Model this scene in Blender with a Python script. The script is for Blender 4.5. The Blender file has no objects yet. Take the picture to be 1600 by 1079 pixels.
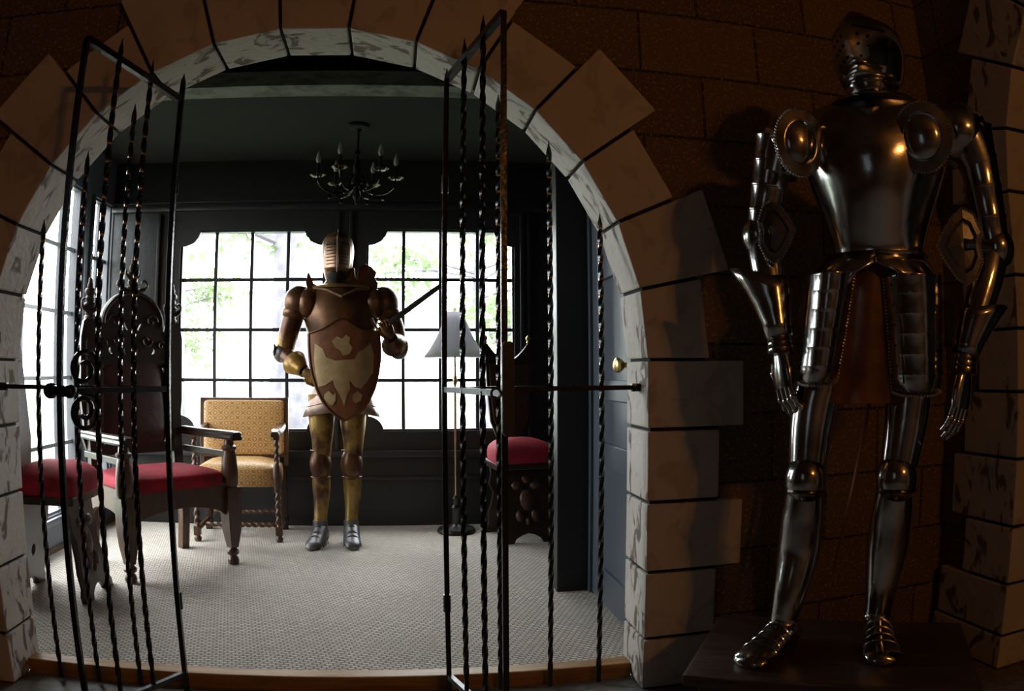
import bpy, bmesh, math, random
from math import sin, cos, pi, radians, sqrt, atan2
from mathutils import Vector, Matrix
random.seed(7)
SC = bpy.context.scene
COL = SC.collection
CZ = 1.135          # camera height above the hall floor
CARP = 0.05         # carpet level of the alcove room

# ------------------------------------------------------------------ camera
cd = bpy.data.cameras.new('camera'); cam = bpy.data.objects.new('camera', cd); COL.objects.link(cam)
cd.type = 'PANO'
cd.sensor_width = 36.0; cd.sensor_fit = 'HORIZONTAL'
K1 = -1.0 / (1195.3 * 36.0 / 1600.0)        # equidistant wide-angle lens: theta = r / f
for holder in (getattr(cd, 'cycles', None), cd):
    try:
        holder.panorama_type = 'FISHEYE_LENS_POLYNOMIAL'
        holder.fisheye_fov = radians(170)
        holder.fisheye_polynomial_k0 = 0.0
        holder.fisheye_polynomial_k1 = K1
        holder.fisheye_polynomial_k2 = 0.0
        holder.fisheye_polynomial_k3 = 0.0
        holder.fisheye_polynomial_k4 = 0.0
        break
    except Exception as e:
        print('cam holder', e)
cd.clip_start = 0.01; cd.clip_end = 200
yaw, pit, rol = radians(8.49), radians(1.774), radians(-0.241)
a = Vector((sin(yaw)*cos(pit), cos(yaw)*cos(pit), sin(pit)))
r = Vector((cos(yaw), -sin(yaw), 0)); u = r.cross(a)
r2 = r*cos(rol) + u*sin(rol); u2 = -r*sin(rol) + u*cos(rol)
cam.matrix_world = Matrix(((r2.x, u2.x, -a.x, 0), (r2.y, u2.y, -a.y, 0), (r2.z, u2.z, -a.z, CZ), (0, 0, 0, 1)))
SC.camera = cam

# ------------------------------------------------------------------ world, lights, exposure
SC.view_settings.view_transform = 'Standard'; SC.view_settings.look = 'None'
SC.view_settings.exposure = 0.0; SC.view_settings.gamma = 1.0
SC.view_settings.use_curve_mapping = False
W = bpy.data.worlds.new('sky'); SC.world = W; W.use_nodes = True
bg = W.node_tree.nodes['Background']; bg.inputs[0].default_value = (0.93, 0.97, 1.0, 1); bg.inputs[1].default_value = 19.0

def light(name, kind, loc, energy, color, target=None, **kw):
    d = bpy.data.lights.new(name, kind); d.energy = energy; d.color = color
    for k, v in kw.items(): setattr(d, k, v)
    o = bpy.data.objects.new(name, d); COL.objects.link(o); o.location = loc
    if target is not None:
        o.rotation_euler = (Vector(target) - Vector(loc)).to_track_quat('-Z', 'Y').to_euler()
    return o
# warm wall lamp of the hall, right of and behind the camera
light('hall_lamp_light', 'POINT', (1.45, -1.7, 2.5), 25, (1.0, 0.38, 0.08), shadow_soft_size=0.06)
light('hall_lamp_light', 'POINT', (1.63, -1.62, 2.47), 13, (1.0, 0.38, 0.08), shadow_soft_size=0.05)
# added cool fill light for steel highlights, behind and left of the camera
light('hall_cool_fill', 'AREA', (-2.6, -1.2, 1.9), 0.8, (0.80, 0.90, 1.0), target=(0.2, 2.2, 1.0), shape='RECTANGLE', size=0.9, size_y=1.5)
light('floor_fill_spot', 'SPOT', (0.3, -0.9, 3.25), 42, (0.90, 0.95, 1.0), target=(0.3, -0.7, 0), spot_size=radians(74), spot_blend=0.8, shadow_soft_size=0.12)  # added spot brightening the hall floor so the steel reflects it
def portal(loc, target, sx, sy):
    o = light('sky_portal', 'AREA', loc, 1, (1, 1, 1), target=target, shape='RECTANGLE', size=sx, size_y=sy)
    o.data.cycles.is_portal = True
portal((-0.38, 5.50, 1.41), (-0.38, 3, 1.41), 2.5, 1.5)
portal((-2.33, 4.3, 1.27), (0, 4.3, 1.27), 2.0, 2.1)

# ------------------------------------------------------------------ materials
def mat(name, color, rough=0.6, metal=0.0, spec=0.5, noise=None, bump=None, coat=0.0):
    """noise = (scale, second colour, low, high[, stretch xyz]); bump = (scale, strength)"""
    m = bpy.data.materials.new(name); m.use_nodes = True; nt = m.node_tree; N = nt.nodes; L = nt.links
    b = N['Principled BSDF']; b.inputs['Base Color'].default_value = (*color, 1)
    b.inputs['Roughness'].default_value = rough; b.inputs['Metallic'].default_value = metal
    b.inputs['Specular IOR Level'].default_value = spec
    b.inputs['Coat Weight'].default_value = coat; b.inputs['Coat Roughness'].default_value = 0.15
    tc = N.new('ShaderNodeTexCoord')
    if noise:
        mp = N.new('ShaderNodeMapping'); L.new(tc.outputs['Object'], mp.inputs[0])
        if len(noise) > 4: mp.inputs['Scale'].default_value = noise[4]
        n = N.new('ShaderNodeTexNoise'); n.inputs['Scale'].default_value = noise[0]; n.inputs['Detail'].default_value = 6
        n.inputs['Roughness'].default_value = 0.6
        L.new(mp.outputs[0], n.inputs['Vector'])
        mr = N.new('ShaderNodeMapRange'); mr.inputs[1].default_value = noise[2]; mr.inputs[2].default_value = noise[3]
        L.new(n.outputs['Fac'], mr.inputs[0])
        mx = N.new('ShaderNodeMix'); mx.data_type = 'RGBA'
        mx.inputs[6].default_value = (*color, 1); mx.inputs[7].default_value = (*noise[1], 1)
        L.new(mr.outputs[0], mx.inputs[0]); L.new(mx.outputs[2], b.inputs['Base Color'])
    if bump:
        n2 = N.new('ShaderNodeTexNoise'); n2.inputs['Scale'].default_value = bump[0]; n2.inputs['Detail'].default_value = 5
        L.new(tc.outputs['Object'], n2.inputs['Vector'])
        bp = N.new('ShaderNodeBump'); bp.inputs['Strength'].default_value = bump[1]; bp.inputs['Distance'].default_value = 0.01
        L.new(n2.outputs['Fac'], bp.inputs['Height']); L.new(bp.outputs[0], b.inputs['Normal'])
    return m

M = {}
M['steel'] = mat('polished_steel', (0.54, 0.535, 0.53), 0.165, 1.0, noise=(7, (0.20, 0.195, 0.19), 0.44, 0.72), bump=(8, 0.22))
M['steel_dark'] = mat('dark_steel', (0.10, 0.095, 0.09), 0.24, 1.0, bump=(18, 0.15))
M['wing'] = mat('dull_steel', (0.16, 0.16, 0.16), 0.38, 1.0, bump=(16, 0.2))
M['gilt'] = mat('yellow_gilding', (0.30, 0.19, 0.05), 0.36, 0.5, noise=(5, (0.075, 0.028, 0.012), 0.48, 0.60), bump=(20, 0.15))
M['rope'] = mat('rope_edge_steel', (0.42, 0.40, 0.37), 0.3, 1.0)
M['hole'] = mat('dark_hole', (0.004, 0.004, 0.004), 0.9)
M['leather'] = mat('brown_leather', (0.20, 0.075, 0.022), 0.55, noise=(6, (0.07, 0.025, 0.008), 0.4, 0.7), bump=(30, 0.3))
M['gold'] = mat('gilded_armor', (0.36, 0.205, 0.045), 0.38, 0.5, noise=(4.5, (0.075, 0.026, 0.010), 0.43, 0.56), bump=(20, 0.15))
M['bronze'] = mat('brown_bronze', (0.13, 0.057, 0.022), 0.36, 0.55, noise=(6, (0.05, 0.018, 0.008), 0.42, 0.66), bump=(20, 0.15))
M['visor'] = mat('pale_bronze', (0.30, 0.18, 0.10), 0.36, 0.5, noise=(10, (0.13, 0.065, 0.03), 0.4, 0.65))
M['pewter'] = mat('grey_pewter', (0.17, 0.165, 0.17), 0.4, 0.7, noise=(8, (0.07, 0.065, 0.07), 0.4, 0.7), bump=(20, 0.2))
M['pinksteel'] = mat('pinkish_plate', (0.34, 0.24, 0.20), 0.4, 0.5, noise=(8, (0.15, 0.08, 0.05), 0.4, 0.7))
M['shield'] = mat('shield_red_brown', (0.20, 0.075, 0.03), 0.45, 0.35, noise=(8, (0.09, 0.03, 0.012), 0.4, 0.7), bump=(25, 0.2))
M['shieldpale'] = mat('shield_tan', (0.40, 0.29, 0.14), 0.5, 0.3, noise=(9, (0.27, 0.17, 0.08), 0.4, 0.7), bump=(25, 0.2))
M['iron'] = mat('black_iron', (0.005, 0.005, 0.0055), 0.24, 0.0, 0.5, bump=(60, 0.15))
M['irongrey'] = mat('worn_iron', (0.10, 0.10, 0.105), 0.35, 0.6, bump=(40, 0.2))
M['wood'] = mat('dark_walnut', (0.026, 0.011, 0.006), 0.42, noise=(12, (0.012, 0.005, 0.003), 0.35, 0.7, (6, 6, 1)), coat=0.1)
M['oak'] = mat('worn_oak', (0.095, 0.042, 0.018), 0.42, noise=(12, (0.035, 0.015, 0.007), 0.35, 0.7, (6, 6, 1)), coat=0.1)
M['blackwood'] = mat('ebonised_wood', (0.010, 0.008, 0.007), 0.35, coat=0.3)
M['velvet'] = mat('red_velvet', (0.33, 0.005, 0.022), 0.85, noise=(10, (0.14, 0.002, 0.008), 0.4, 0.7), bump=(60, 0.2))
M['velvet'].node_tree.nodes['Principled BSDF'].inputs['Sheen Weight'].default_value = 0.15
M['velvet'].node_tree.nodes['Principled BSDF'].inputs['Sheen Tint'].default_value = (1, 0.15, 0.2, 1)
M['backred'] = mat('dark_red_leather', (0.05, 0.008, 0.006), 0.5, noise=(14, (0.02, 0.004, 0.003), 0.4, 0.65), bump=(30, 0.3))
M['brass'] = mat('brass', (0.55, 0.40, 0.16), 0.28, 1.0)
M['shade'] = mat('grey_lampshade', (0.42, 0.40, 0.42), 0.8); M['shade'].node_tree.nodes['Principled BSDF'].inputs['Subsurface Weight'].default_value = 0.0
M['candle'] = mat('frosted_bulb', (0.30, 0.29, 0.25), 0.5)
M['blackpaint'] = mat('black_painted_wall', (0.008, 0.008, 0.009), 0.45, bump=(20, 0.25))
M['rearpaint'] = mat('charcoal_painted_wood', (0.013, 0.013, 0.016), 0.38, bump=(12, 0.1))
M['winframe'] = mat('window_frame_paint', (0.018, 0.020, 0.022), 0.35)
M['winframe_l'] = mat('window_frame_grey', (0.10, 0.105, 0.12), 0.35)
M['greypaint'] = mat('blue_grey_gloss_paint', (0.085, 0.10, 0.125), 0.32, bump=(8, 0.06))
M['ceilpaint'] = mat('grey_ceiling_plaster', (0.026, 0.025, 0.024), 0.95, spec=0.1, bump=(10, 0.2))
M['fascia'] = mat('mottled_beam', (0.13, 0.13, 0.11), 0.85, noise=(9, (0.05, 0.052, 0.045), 0.45, 0.65, (1, 1, 3)))
M['trimwood'] = mat('stained_step_wood', (0.42, 0.21, 0.055), 0.5, noise=(5, (0.22, 0.10, 0.028), 0.4, 0.7, (1, 12, 12)))
M['hallfloor'] = mat('stone_floor', (0.20, 0.19, 0.17), 0.55, noise=(30, (0.10, 0.095, 0.085), 0.4, 0.7), bump=(60, 0.3))
M['plinth'] = mat('dark_plinth', (0.055, 0.032, 0.022), 0.35, noise=(8, (0.012, 0.009, 0.007), 0.4, 0.7, (1, 8, 8)), bump=(14, 0.15))
M['plinthedge'] = M['plinth']
M['hallwall'] = mat('hall_plaster', (0.16, 0.13, 0.10), 0.9)
M['lawn'] = mat('dull_lawn', (0.085, 0.115, 0.065), 0.9, noise=(1.2, (0.12, 0.14, 0.10), 0.4, 0.6))  # dull green with random tone variation
M['bark'] = mat('grey_bark', (0.080, 0.074, 0.092), 0.9, noise=(6, (0.12, 0.112, 0.13), 0.4, 0.6), bump=(12, 0.5))
M['leaf'] = mat('young_leaves', (0.105, 0.155, 0.065), 0.7, noise=(3, (0.15, 0.185, 0.12), 0.4, 0.6))

def stone_mat():
    m = mat('painted_stone', (0.66, 0.60, 0.52), 0.75, bump=(28, 0.35)); nt = m.node_tree; N = nt.nodes; L = nt.links
    b = N['Principled BSDF']; tc = N.new('ShaderNodeTexCoord')
    mp = N.new('ShaderNodeMapping'); mp.inputs['Scale'].default_value = (1.0, 1.6, 0.8); L.new(tc.outputs['Object'], mp.inputs[0])
    n = N.new('ShaderNodeTexNoise'); n.inputs['Scale'].default_value = 9; n.inputs['Detail'].default_value = 5; n.inputs['Distortion'].default_value = 0.9
    L.new(mp.outputs[0], n.inputs['Vector'])
    r = N.new('ShaderNodeValToRGB'); r.color_ramp.elements[0].position = 0.55; r.color_ramp.elements[0].color = (0, 0, 0, 1)
    r.color_ramp.elements[1].position = 0.61; r.color_ramp.elements[1].color = (1, 1, 1, 1); L.new(n.outputs['Fac'], r.inputs[0])
    n2 = N.new('ShaderNodeTexNoise'); n2.inputs['Scale'].default_value = 3; n2.inputs['Detail'].default_value = 4; L.new(tc.outputs['Object'], n2.inputs['Vector'])
    mx0 = N.new('ShaderNodeMix'); mx0.data_type = 'RGBA'; mx0.inputs[6].default_value = (0.70, 0.665, 0.60, 1); mx0.inputs[7].default_value = (0.42, 0.37, 0.31, 1)
    L.new(n2.outputs['Fac'], mx0.inputs[0])
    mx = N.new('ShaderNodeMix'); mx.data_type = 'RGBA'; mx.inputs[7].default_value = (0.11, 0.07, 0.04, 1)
    L.new(mx0.outputs[2], mx.inputs[6]); L.new(mx.outputs[2], b.inputs['Base Color'])
    # veins fade where the normal turns along y, strong elsewhere
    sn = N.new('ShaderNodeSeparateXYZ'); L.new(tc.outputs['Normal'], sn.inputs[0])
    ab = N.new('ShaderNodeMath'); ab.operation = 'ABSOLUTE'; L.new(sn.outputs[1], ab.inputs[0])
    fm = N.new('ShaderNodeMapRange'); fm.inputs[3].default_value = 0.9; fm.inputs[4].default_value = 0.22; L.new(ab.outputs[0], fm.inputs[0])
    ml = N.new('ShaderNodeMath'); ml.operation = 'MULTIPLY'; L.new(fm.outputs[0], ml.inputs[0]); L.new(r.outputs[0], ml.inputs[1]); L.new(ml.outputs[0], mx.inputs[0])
    return m
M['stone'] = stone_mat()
M['joint_void'] = mat('black_joint_and_void', (0.006, 0.005, 0.004), 0.9)

def brick_mat():
    m = mat('rough_brown_block', (0.2, 0.13, 0.08), 0.7); nt = m.node_tree; N = nt.nodes; L = nt.links
    b = N['Principled BSDF']; tc = N.new('ShaderNodeTexCoord')
    sx = N.new('ShaderNodeSeparateXYZ'); L.new(tc.outputs['Object'], sx.inputs[0])
    ad = N.new('ShaderNodeMath'); ad.operation = 'ADD'; L.new(sx.outputs[0], ad.inputs[0]); L.new(sx.outputs[1], ad.inputs[1])
    cb = N.new('ShaderNodeCombineXYZ'); L.new(ad.outputs[0], cb.inputs[0]); L.new(sx.outputs[2], cb.inputs[1])
    bk = N.new('ShaderNodeTexBrick'); L.new(cb.outputs[0], bk.inputs['Vector'])
    bk.inputs['Scale'].default_value = 1.0; bk.inputs['Brick Width'].default_value = 0.47; bk.inputs['Row Height'].default_value = 0.2435
    bk.inputs['Mortar Size'].default_value = 0.006; bk.inputs['Mortar Smooth'].default_value = 0.6
    bk.inputs['Color1'].default_value = (0.17, 0.115, 0.068, 1); bk.inputs['Color2'].default_value = (0.115, 0.074, 0.043, 1); bk.inputs['Mortar'].default_value = (0.03, 0.02, 0.013, 1)
    n = N.new('ShaderNodeTexNoise'); n.inputs['Scale'].default_value = 90; n.inputs['Detail'].default_value = 3; L.new(tc.outputs['Object'], n.inputs['Vector'])
    mr = N.new('ShaderNodeMapRange'); mr.inputs[1].default_value = 0.55; mr.inputs[2].default_value = 0.68; L.new(n.outputs['Fac'], mr.inputs[0])
    mx = N.new('ShaderNodeMix'); mx.data_type = 'RGBA'; mx.inputs[7].default_value = (0.36, 0.25, 0.12, 1)
    L.new(bk.outputs['Color'], mx.inputs[6]); L.new(mr.outputs[0], mx.inputs[0]); L.new(mx.outputs[2], b.inputs['Base Color'])
    mm = N.new('ShaderNodeMath'); mm.operation = 'MULTIPLY_ADD'; mm.inputs[1].default_value = -2.0
    L.new(bk.outputs['Fac'], mm.inputs[0]); L.new(n.outputs['Fac'], mm.inputs[2])
    bp = N.new('ShaderNodeBump'); bp.inputs['Strength'].default_value = 0.6; bp.inputs['Distance'].default_value = 0.012
    L.new(mm.outputs[0], bp.inputs['Height']); L.new(bp.outputs[0], b.inputs['Normal'])
    return m
M['block'] = brick_mat()

def carpet_mat():
    m = mat('sisal_carpet', (0.5, 0.46, 0.41), 0.95, spec=0.2); nt = m.node_tree; N = nt.nodes; L = nt.links
    b = N['Principled BSDF']; tc = N.new('ShaderNodeTexCoord')
    mp = N.new('ShaderNodeMapping'); mp.inputs['Rotation'].default_value = (0, 0, radians(-12)); mp.inputs['Scale'].default_value = (1, 1, 1)
    L.new(tc.outputs['Object'], mp.inputs[0])
    bk = N.new('ShaderNodeTexBrick'); L.new(mp.outputs[0], bk.inputs['Vector'])
    bk.inputs['Scale'].default_value = 1.0; bk.inputs['Brick Width'].default_value = 0.030; bk.inputs['Row Height'].default_value = 0.019
    bk.inputs['Mortar Size'].default_value = 0.0042; bk.inputs['Mortar Smooth'].default_value = 0.8
    bk.inputs['Color1'].default_value = (0.70, 0.64, 0.57, 1); bk.inputs['Color2'].default_value = (0.56, 0.51, 0.45, 1); bk.inputs['Mortar'].default_value = (0.31, 0.275, 0.24, 1)
    n = N.new('ShaderNodeTexNoise'); n.inputs['Scale'].default_value = 2.2; n.inputs['Detail'].default_value = 4; L.new(tc.outputs['Object'], n.inputs['Vector'])
    mr = N.new('ShaderNodeMapRange'); mr.inputs[1].default_value = 0.35; mr.inputs[2].default_value = 0.7; mr.inputs[3].default_value = 0.0; mr.inputs[4].default_value = 0.35; L.new(n.outputs['Fac'], mr.inputs[0])
    mx = N.new('ShaderNodeMix'); mx.data_type = 'RGBA'; mx.inputs[7].default_value = (0.42, 0.38, 0.33, 1)
    L.new(bk.outputs['Color'], mx.inputs[6]); L.new(mr.outputs[0], mx.inputs[0]); L.new(mx.outputs[2], b.inputs['Base Color'])
    bp = N.new('ShaderNodeBump'); bp.inputs['Strength'].default_value = 1.0; bp.inputs['Distance'].default_value = 0.006; bp.invert = True
    L.new(bk.outputs['Fac'], bp.inputs['Height']); L.new(bp.outputs[0], b.inputs['Normal'])
    return m
M['carpet'] = carpet_mat()

def damask_mat(name, c1, c2, scale=1.0):
    m = mat(name, c1, 0.42, spec=0.6); nt = m.node_tree; N = nt.nodes; L = nt.links
    b = N['Principled BSDF']; tc = N.new('ShaderNodeTexCoord'); sp = N.new('ShaderNodeSeparateXYZ'); L.new(tc.outputs['Object'], sp.inputs[0])
    def trig(out, k, ph=0.0):
        mu = N.new('ShaderNodeMath'); mu.operation = 'MULTIPLY_ADD'; mu.inputs[1].default_value = k; mu.inputs[2].default_value = ph; L.new(out, mu.inputs[0])
        s = N.new('ShaderNodeMath'); s.operation = 'COSINE'; L.new(mu.outputs[0], s.inputs[0]); return s.outputs[0]
    ad = N.new('ShaderNodeMath'); ad.operation = 'ADD'; L.new(sp.outputs[1], ad.inputs[0]); L.new(sp.outputs[2], ad.inputs[1])
    k = 2*pi/0.105*scale
    s1 = N.new('ShaderNodeMath'); s1.operation = 'ADD'; L.new(trig(sp.outputs[0], k), s1.inputs[0]); L.new(trig(ad.outputs[0], k), s1.inputs[1])
    c = trig(s1.outputs[0], 4.5)
    mr = N.new('ShaderNodeMapRange'); mr.inputs[1].default_value = -0.2; mr.inputs[2].default_value = 0.4; L.new(c, mr.inputs[0])
    n = N.new('ShaderNodeTexNoise'); n.inputs['Scale'].default_value = 60; L.new(tc.outputs['Object'], n.inputs['Vector'])
    mm = N.new('ShaderNodeMath'); mm.operation = 'MULTIPLY'; L.new(mr.outputs[0], mm.inputs[0]); L.new(n.outputs['Fac'], mm.inputs[1])
    mm2 = N.new('ShaderNodeMath'); mm2.operation = 'MULTIPLY'; mm2.inputs[1].default_value = 1.7; mm2.use_clamp = True; L.new(mm.outputs[0], mm2.inputs[0])
    mx = N.new('ShaderNodeMix'); mx.data_type = 'RGBA'; mx.inputs[6].default_value = (*c1, 1); mx.inputs[7].default_value = (*c2, 1)
    L.new(mm2.outputs[0], mx.inputs[0]); L.new(mx.outputs[2], b.inputs['Base Color'])
    return m
M['damask'] = damask_mat('gold_damask', (0.54, 0.34, 0.14), (0.34, 0.155, 0.04), 1.35)
M['damask_back'] = damask_mat('carved_red_brown', (0.09, 0.028, 0.012), (0.025, 0.008, 0.005), 1.3)

def translucent(m, c, f):
    nt = m.node_tree; t = nt.nodes.new('ShaderNodeBsdfTranslucent'); t.inputs[0].default_value = (*c, 1)
    mx = nt.nodes.new('ShaderNodeMixShader'); mx.inputs[0].default_value = f
    nt.links.new(nt.nodes['Principled BSDF'].outputs[0], mx.inputs[1]); nt.links.new(t.outputs[0], mx.inputs[2]); nt.links.new(mx.outputs[0], nt.nodes['Material Output'].inputs[0])
translucent(M['shade'], (0.75, 0.74, 0.78), 0.65); translucent(M['leaf'], (0.14, 0.19, 0.09), 0.4)

def glass_mat():
    m = bpy.data.materials.new('window_glass'); m.use_nodes = True; nt = m.node_tree; N = nt.nodes; L = nt.links
    N.remove(N['Principled BSDF']); out = N['Material Output']
    t = N.new('ShaderNodeBsdfTransparent'); t.inputs[0].default_value = (0.97, 0.98, 0.97, 1)
    g = N.new('ShaderNodeBsdfGlossy'); g.inputs['Roughness'].default_value = 0.02
    mx = N.new('ShaderNodeMixShader'); mx.inputs[0].default_value = 0.06
    L.new(t.outputs[0], mx.inputs[1]); L.new(g.outputs[0], mx.inputs[2]); L.new(mx.outputs[0], out.inputs[0]); return m
M['glass'] = glass_mat()
M['darkmetal'] = mat('blackened_brass', (0.035, 0.031, 0.02), 0.16, 1.0); M['matteblack'] = mat('matte_black_metal', (0.006, 0.006, 0.006), 0.6, 0, 0.15)

# ------------------------------------------------------------------ mesh helpers
def V(*a): return Vector(a)
def new(): return bmesh.new()
def obj(name, bm, m, parent=None, smooth=True, ang=35, bevel=0.0):
    bmesh.ops.recalc_face_normals(bm, faces=bm.faces)
    me = bpy.data.meshes.new(name); bm.to_mesh(me); bm.free()
    o = bpy.data.objects.new(name, me); COL.objects.link(o)
    for x in (m if isinstance(m, (list, tuple)) else [m]): me.materials.append(x)
    if smooth:
        for p in me.polygons: p.use_smooth = True
        try: me.set_sharp_from_angle(angle=radians(ang))
        except Exception: pass
    if bevel:
        b = o.modifiers.new('bevel', 'BEVEL'); b.width = bevel; b.segments = 2; b.limit_method = 'ANGLE'
    if parent is not None: o.parent = parent
    return o
def thing(name, label, cat, loc=(0, 0, 0), rz=0.0, group=None):
    o = bpy.data.objects.new(name, None); COL.objects.link(o); o.location = loc; o.rotation_euler = (0, 0, rz)
    o.empty_display_size = 0.1
    o['label'] = label; o['category'] = cat
    if group: o['group'] = group
    return o
def tag(o, label, cat, group=None):
    o['label'] = label; o['category'] = cat
    if group: o['group'] = group
    return o
def struct(name, bm, m, parent=None, **kw):
    o = obj(name, bm, m, parent, **kw)
    if parent is None: o['kind'] = 'structure'
    return o
def box(bm, x0, x1, y0, y1, z0, z1, mi=0, mat4=None):
    vs = [bm.verts.new(V(x, y, z)) for x in (x0, x1) for y in (y0, y1) for z in (z0, z1)]
    if mat4 is not None:
        for v in vs: v.co = mat4 @ v.co
    for f in ((0, 1, 3, 2), (4, 6, 7, 5), (0, 4, 5, 1), (2, 3, 7, 6), (0, 2, 6, 4), (1, 5, 7, 3)):
        fc = bm.faces.new([vs[i] for i in f]); fc.material_index = mi
    return vs
def skin_rings(bm, rings, close=True, cap=(True, True), mi=0):
    R = [[bm.verts.new(p) for p in ring] for ring in rings]; n = len(R[0])
    for i in range(len(R)-1):
        for j in range(n if close else n-1):
            f = bm.faces.new((R[i][j], R[i][(j+1) % n], R[i+1][(j+1) % n], R[i+1][j])); f.material_index = mi
    if cap[0]: bm.faces.new(R[0][::-1]).material_index = mi
    if cap[1]: bm.faces.new(R[-1]).material_index = mi
    return R
def ell(c, rx, ry, seg=28, n=2.0, ryb=None, ang0=0.0, ang1=2*pi, ridge=0.0, closed=True):
    """horizontal ring; front is -y; ridge adds a keel in front"""
    pts = []; k = seg if closed else seg+1
    for j in range(k):
        t = ang0 + (ang1-ang0)*j/seg
        cx, sy = cos(t), sin(t)
        ex = math.copysign(abs(cx)**(2/n), cx); ey = math.copysign(abs(sy)**(2/n), sy)
        r = ry if sy < 0 else (ryb if ryb is not None else ry)
        p = V(c[0]+rx*ex, c[1]+r*ey, c[2])
        if ridge and sy < 0: p.y -= ridge*max(0, (1-abs(cx)*1.6))
        pts.append(p)
    return pts
def frames(pts):
    pts = [Vector(p) for p in pts]; T = []
    for i in range(len(pts)):
        a_ = pts[max(i-1, 0)]; b_ = pts[min(i+1, len(pts)-1)]; T.append((b_-a_).normalized())
    up = V(0, 1, 0) if abs(T[0].y) < 0.9 else V(1, 0, 0)
    x = (up - T[0]*up.dot(T[0])).normalized(); X = [x]
    for i in range(1, len(pts)):
        x = (x - T[i]*x.dot(T[i])).normalized(); X.append(x)
    return pts, T, X
def tube(bm, pts, rad, seg=14, cap=(True, True), flat=1.0, mi=0):
    pts, T, X = frames(pts)
    if not isinstance(rad, (list, tuple)): rad = [rad]*len(pts)
    rings = []
    for p, t, x, r_ in zip(pts, T, X, rad):
        y = t.cross(x); ra, rb = (r_ if isinstance(r_, (list, tuple)) else (r_, r_*flat))
        rings.append([p + x*ra*cos(2*pi*j/seg) + y*rb*sin(2*pi*j/seg) for j in range(seg)])
    return skin_rings(bm, rings, cap=cap, mi=mi)
def spline(pts, n=6):
    """Catmull-Rom through points given as tuples of any length"""
    P = [tuple(p) for p in pts]; out = []
    for i in range(len(P)-1):
        p0 = P[max(i-1, 0)]; p1 = P[i]; p2 = P[i+1]; p3 = P[min(i+2, len(P)-1)]
        for k in range(n):
            t = k/n
            out.append(tuple(0.5*((2*b_)+(-a_+c_)*t+(2*a_-5*b_+4*c_-d_)*t*t+(-a_+3*b_-3*c_+d_)*t**3) for a_, b_, c_, d_ in zip(p0, p1, p2, p3)))
    out.append(P[-1]); return out
def limb(bm, pts, n=6, seg=18, flat=1.0, cap=(True, True)):
    """pts = (x, y, z, radius)"""
    s = spline(pts, n); tube(bm, [p[:3] for p in s], [p[3] for p in s], seg, cap, flat)
def lathe(bm, prof, c=(0, 0, 0), seg=24, sx=1.0, sy=1.0, cap=(True, True), mat4=None):
    rings = [[V(c[0]+r_*sx*cos(2*pi*j/seg), c[1]+r_*sy*sin(2*pi*j/seg), c[2]+z) for j in range(seg)] for r_, z in prof]
    if mat4 is not None: rings = [[mat4 @ p for p in rr] for rr in rings]
    skin_rings(bm, rings, cap=cap)
def sphere(bm, c, rx, ry, rz, seg=20, rings=12, mat4=None):
    prof = [(sin(pi*i/rings), -cos(pi*i/rings)) for i in range(1, rings)]
    R = [[V(c[0]+rx*r_*cos(2*pi*j/seg), c[1]+ry*r_*sin(2*pi*j/seg), c[2]+rz*z) for j in range(seg)] for r_, z in prof]
    if mat4 is not None: R = [[mat4 @ p for p in rr] for rr in R]
    skin_rings(bm, R)
def twist(bm, p0, p1, w, pitch=0.23, tip=0.0, plain=0.05, point=0.0):
    """square bar twisted about its axis from p0 to p1; point = length of the pointed top end"""
    p0, p1 = Vector(p0), Vector(p1); d = p1-p0; Lg = d.length; t = d.normalized()
    up = V(0, 1, 0); x = (up-t*up.dot(t)).normalized(); y = t.cross(x)
    n = max(2, int(Lg/0.0125)); rings = []
    for i in range(n+1):
        s = Lg*i/n; ss = min(max(s-plain, 0), Lg-2*plain)
        a_ = 2*pi*ss/pitch + pi/4; w_ = w
        if point and Lg-s < point: w_ = w*max(0.12, (Lg-s)/point)
        rings.append([p0+t*s+(x*cos(a_+k*pi/2)+y*sin(a_+k*pi/2))*w_*0.72 for k in range(4)])
    skin_rings(bm, rings)
def plate(outline, holes=(), th=0.02, bev=0.0, res=1):
    """flat plate in the XZ plane (thickness along y), with holes; returns a bmesh"""
    cu = bpy.data.curves.new('c', 'CURVE'); cu.dimensions = '2D'; cu.fill_mode = 'BOTH'; cu.extrude = th/2-bev; cu.bevel_depth = bev; cu.bevel_resolution = res
    for poly in [outline]+list(holes):
        sp = cu.splines.new('POLY'); sp.points.add(len(poly)-1); sp.use_cyclic_u = True
        for q, (x, z) in zip(sp.points, poly): q.co = (x, z, 0, 1)
    o = bpy.data.objects.new('c', cu); COL.objects.link(o)
    dg = bpy.context.evaluated_depsgraph_get(); me = bpy.data.meshes.new_from_object(o.evaluated_get(dg))
    bm = bmesh.new(); bm.from_mesh(me); bpy.data.meshes.remove(me); bpy.data.objects.remove(o); bpy.data.curves.remove(cu)
    for v in bm.verts: v.co = V(v.co.x, -v.co.z, v.co.y)
    bmesh.ops.remove_doubles(bm, verts=bm.verts, dist=1e-5)
    return bm
def xf(bm, m4):
    for v in bm.verts: v.co = m4 @ v.co
    return bm
def rbox(bm, x0, x1, y0, y1, z0, z1, b=0.005, mat4=None):
    t = new(); box(t, x0, x1, y0, y1, z0, z1)
    bmesh.ops.bevel(t, geom=t.edges[:], offset=b, segments=2, affect='EDGES', profile=0.6)
    join(bm, t, mat4)
def join(bm, t, mat4=None, free=True):
    mp = {}
    for v in t.verts: mp[v] = bm.verts.new((mat4 @ v.co) if mat4 is not None else v.co)
    for f in t.faces:
        try: nf = bm.faces.new([mp[v] for v in f.verts]); nf.material_index = f.material_index
        except ValueError: pass
    if free: t.free()
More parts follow.
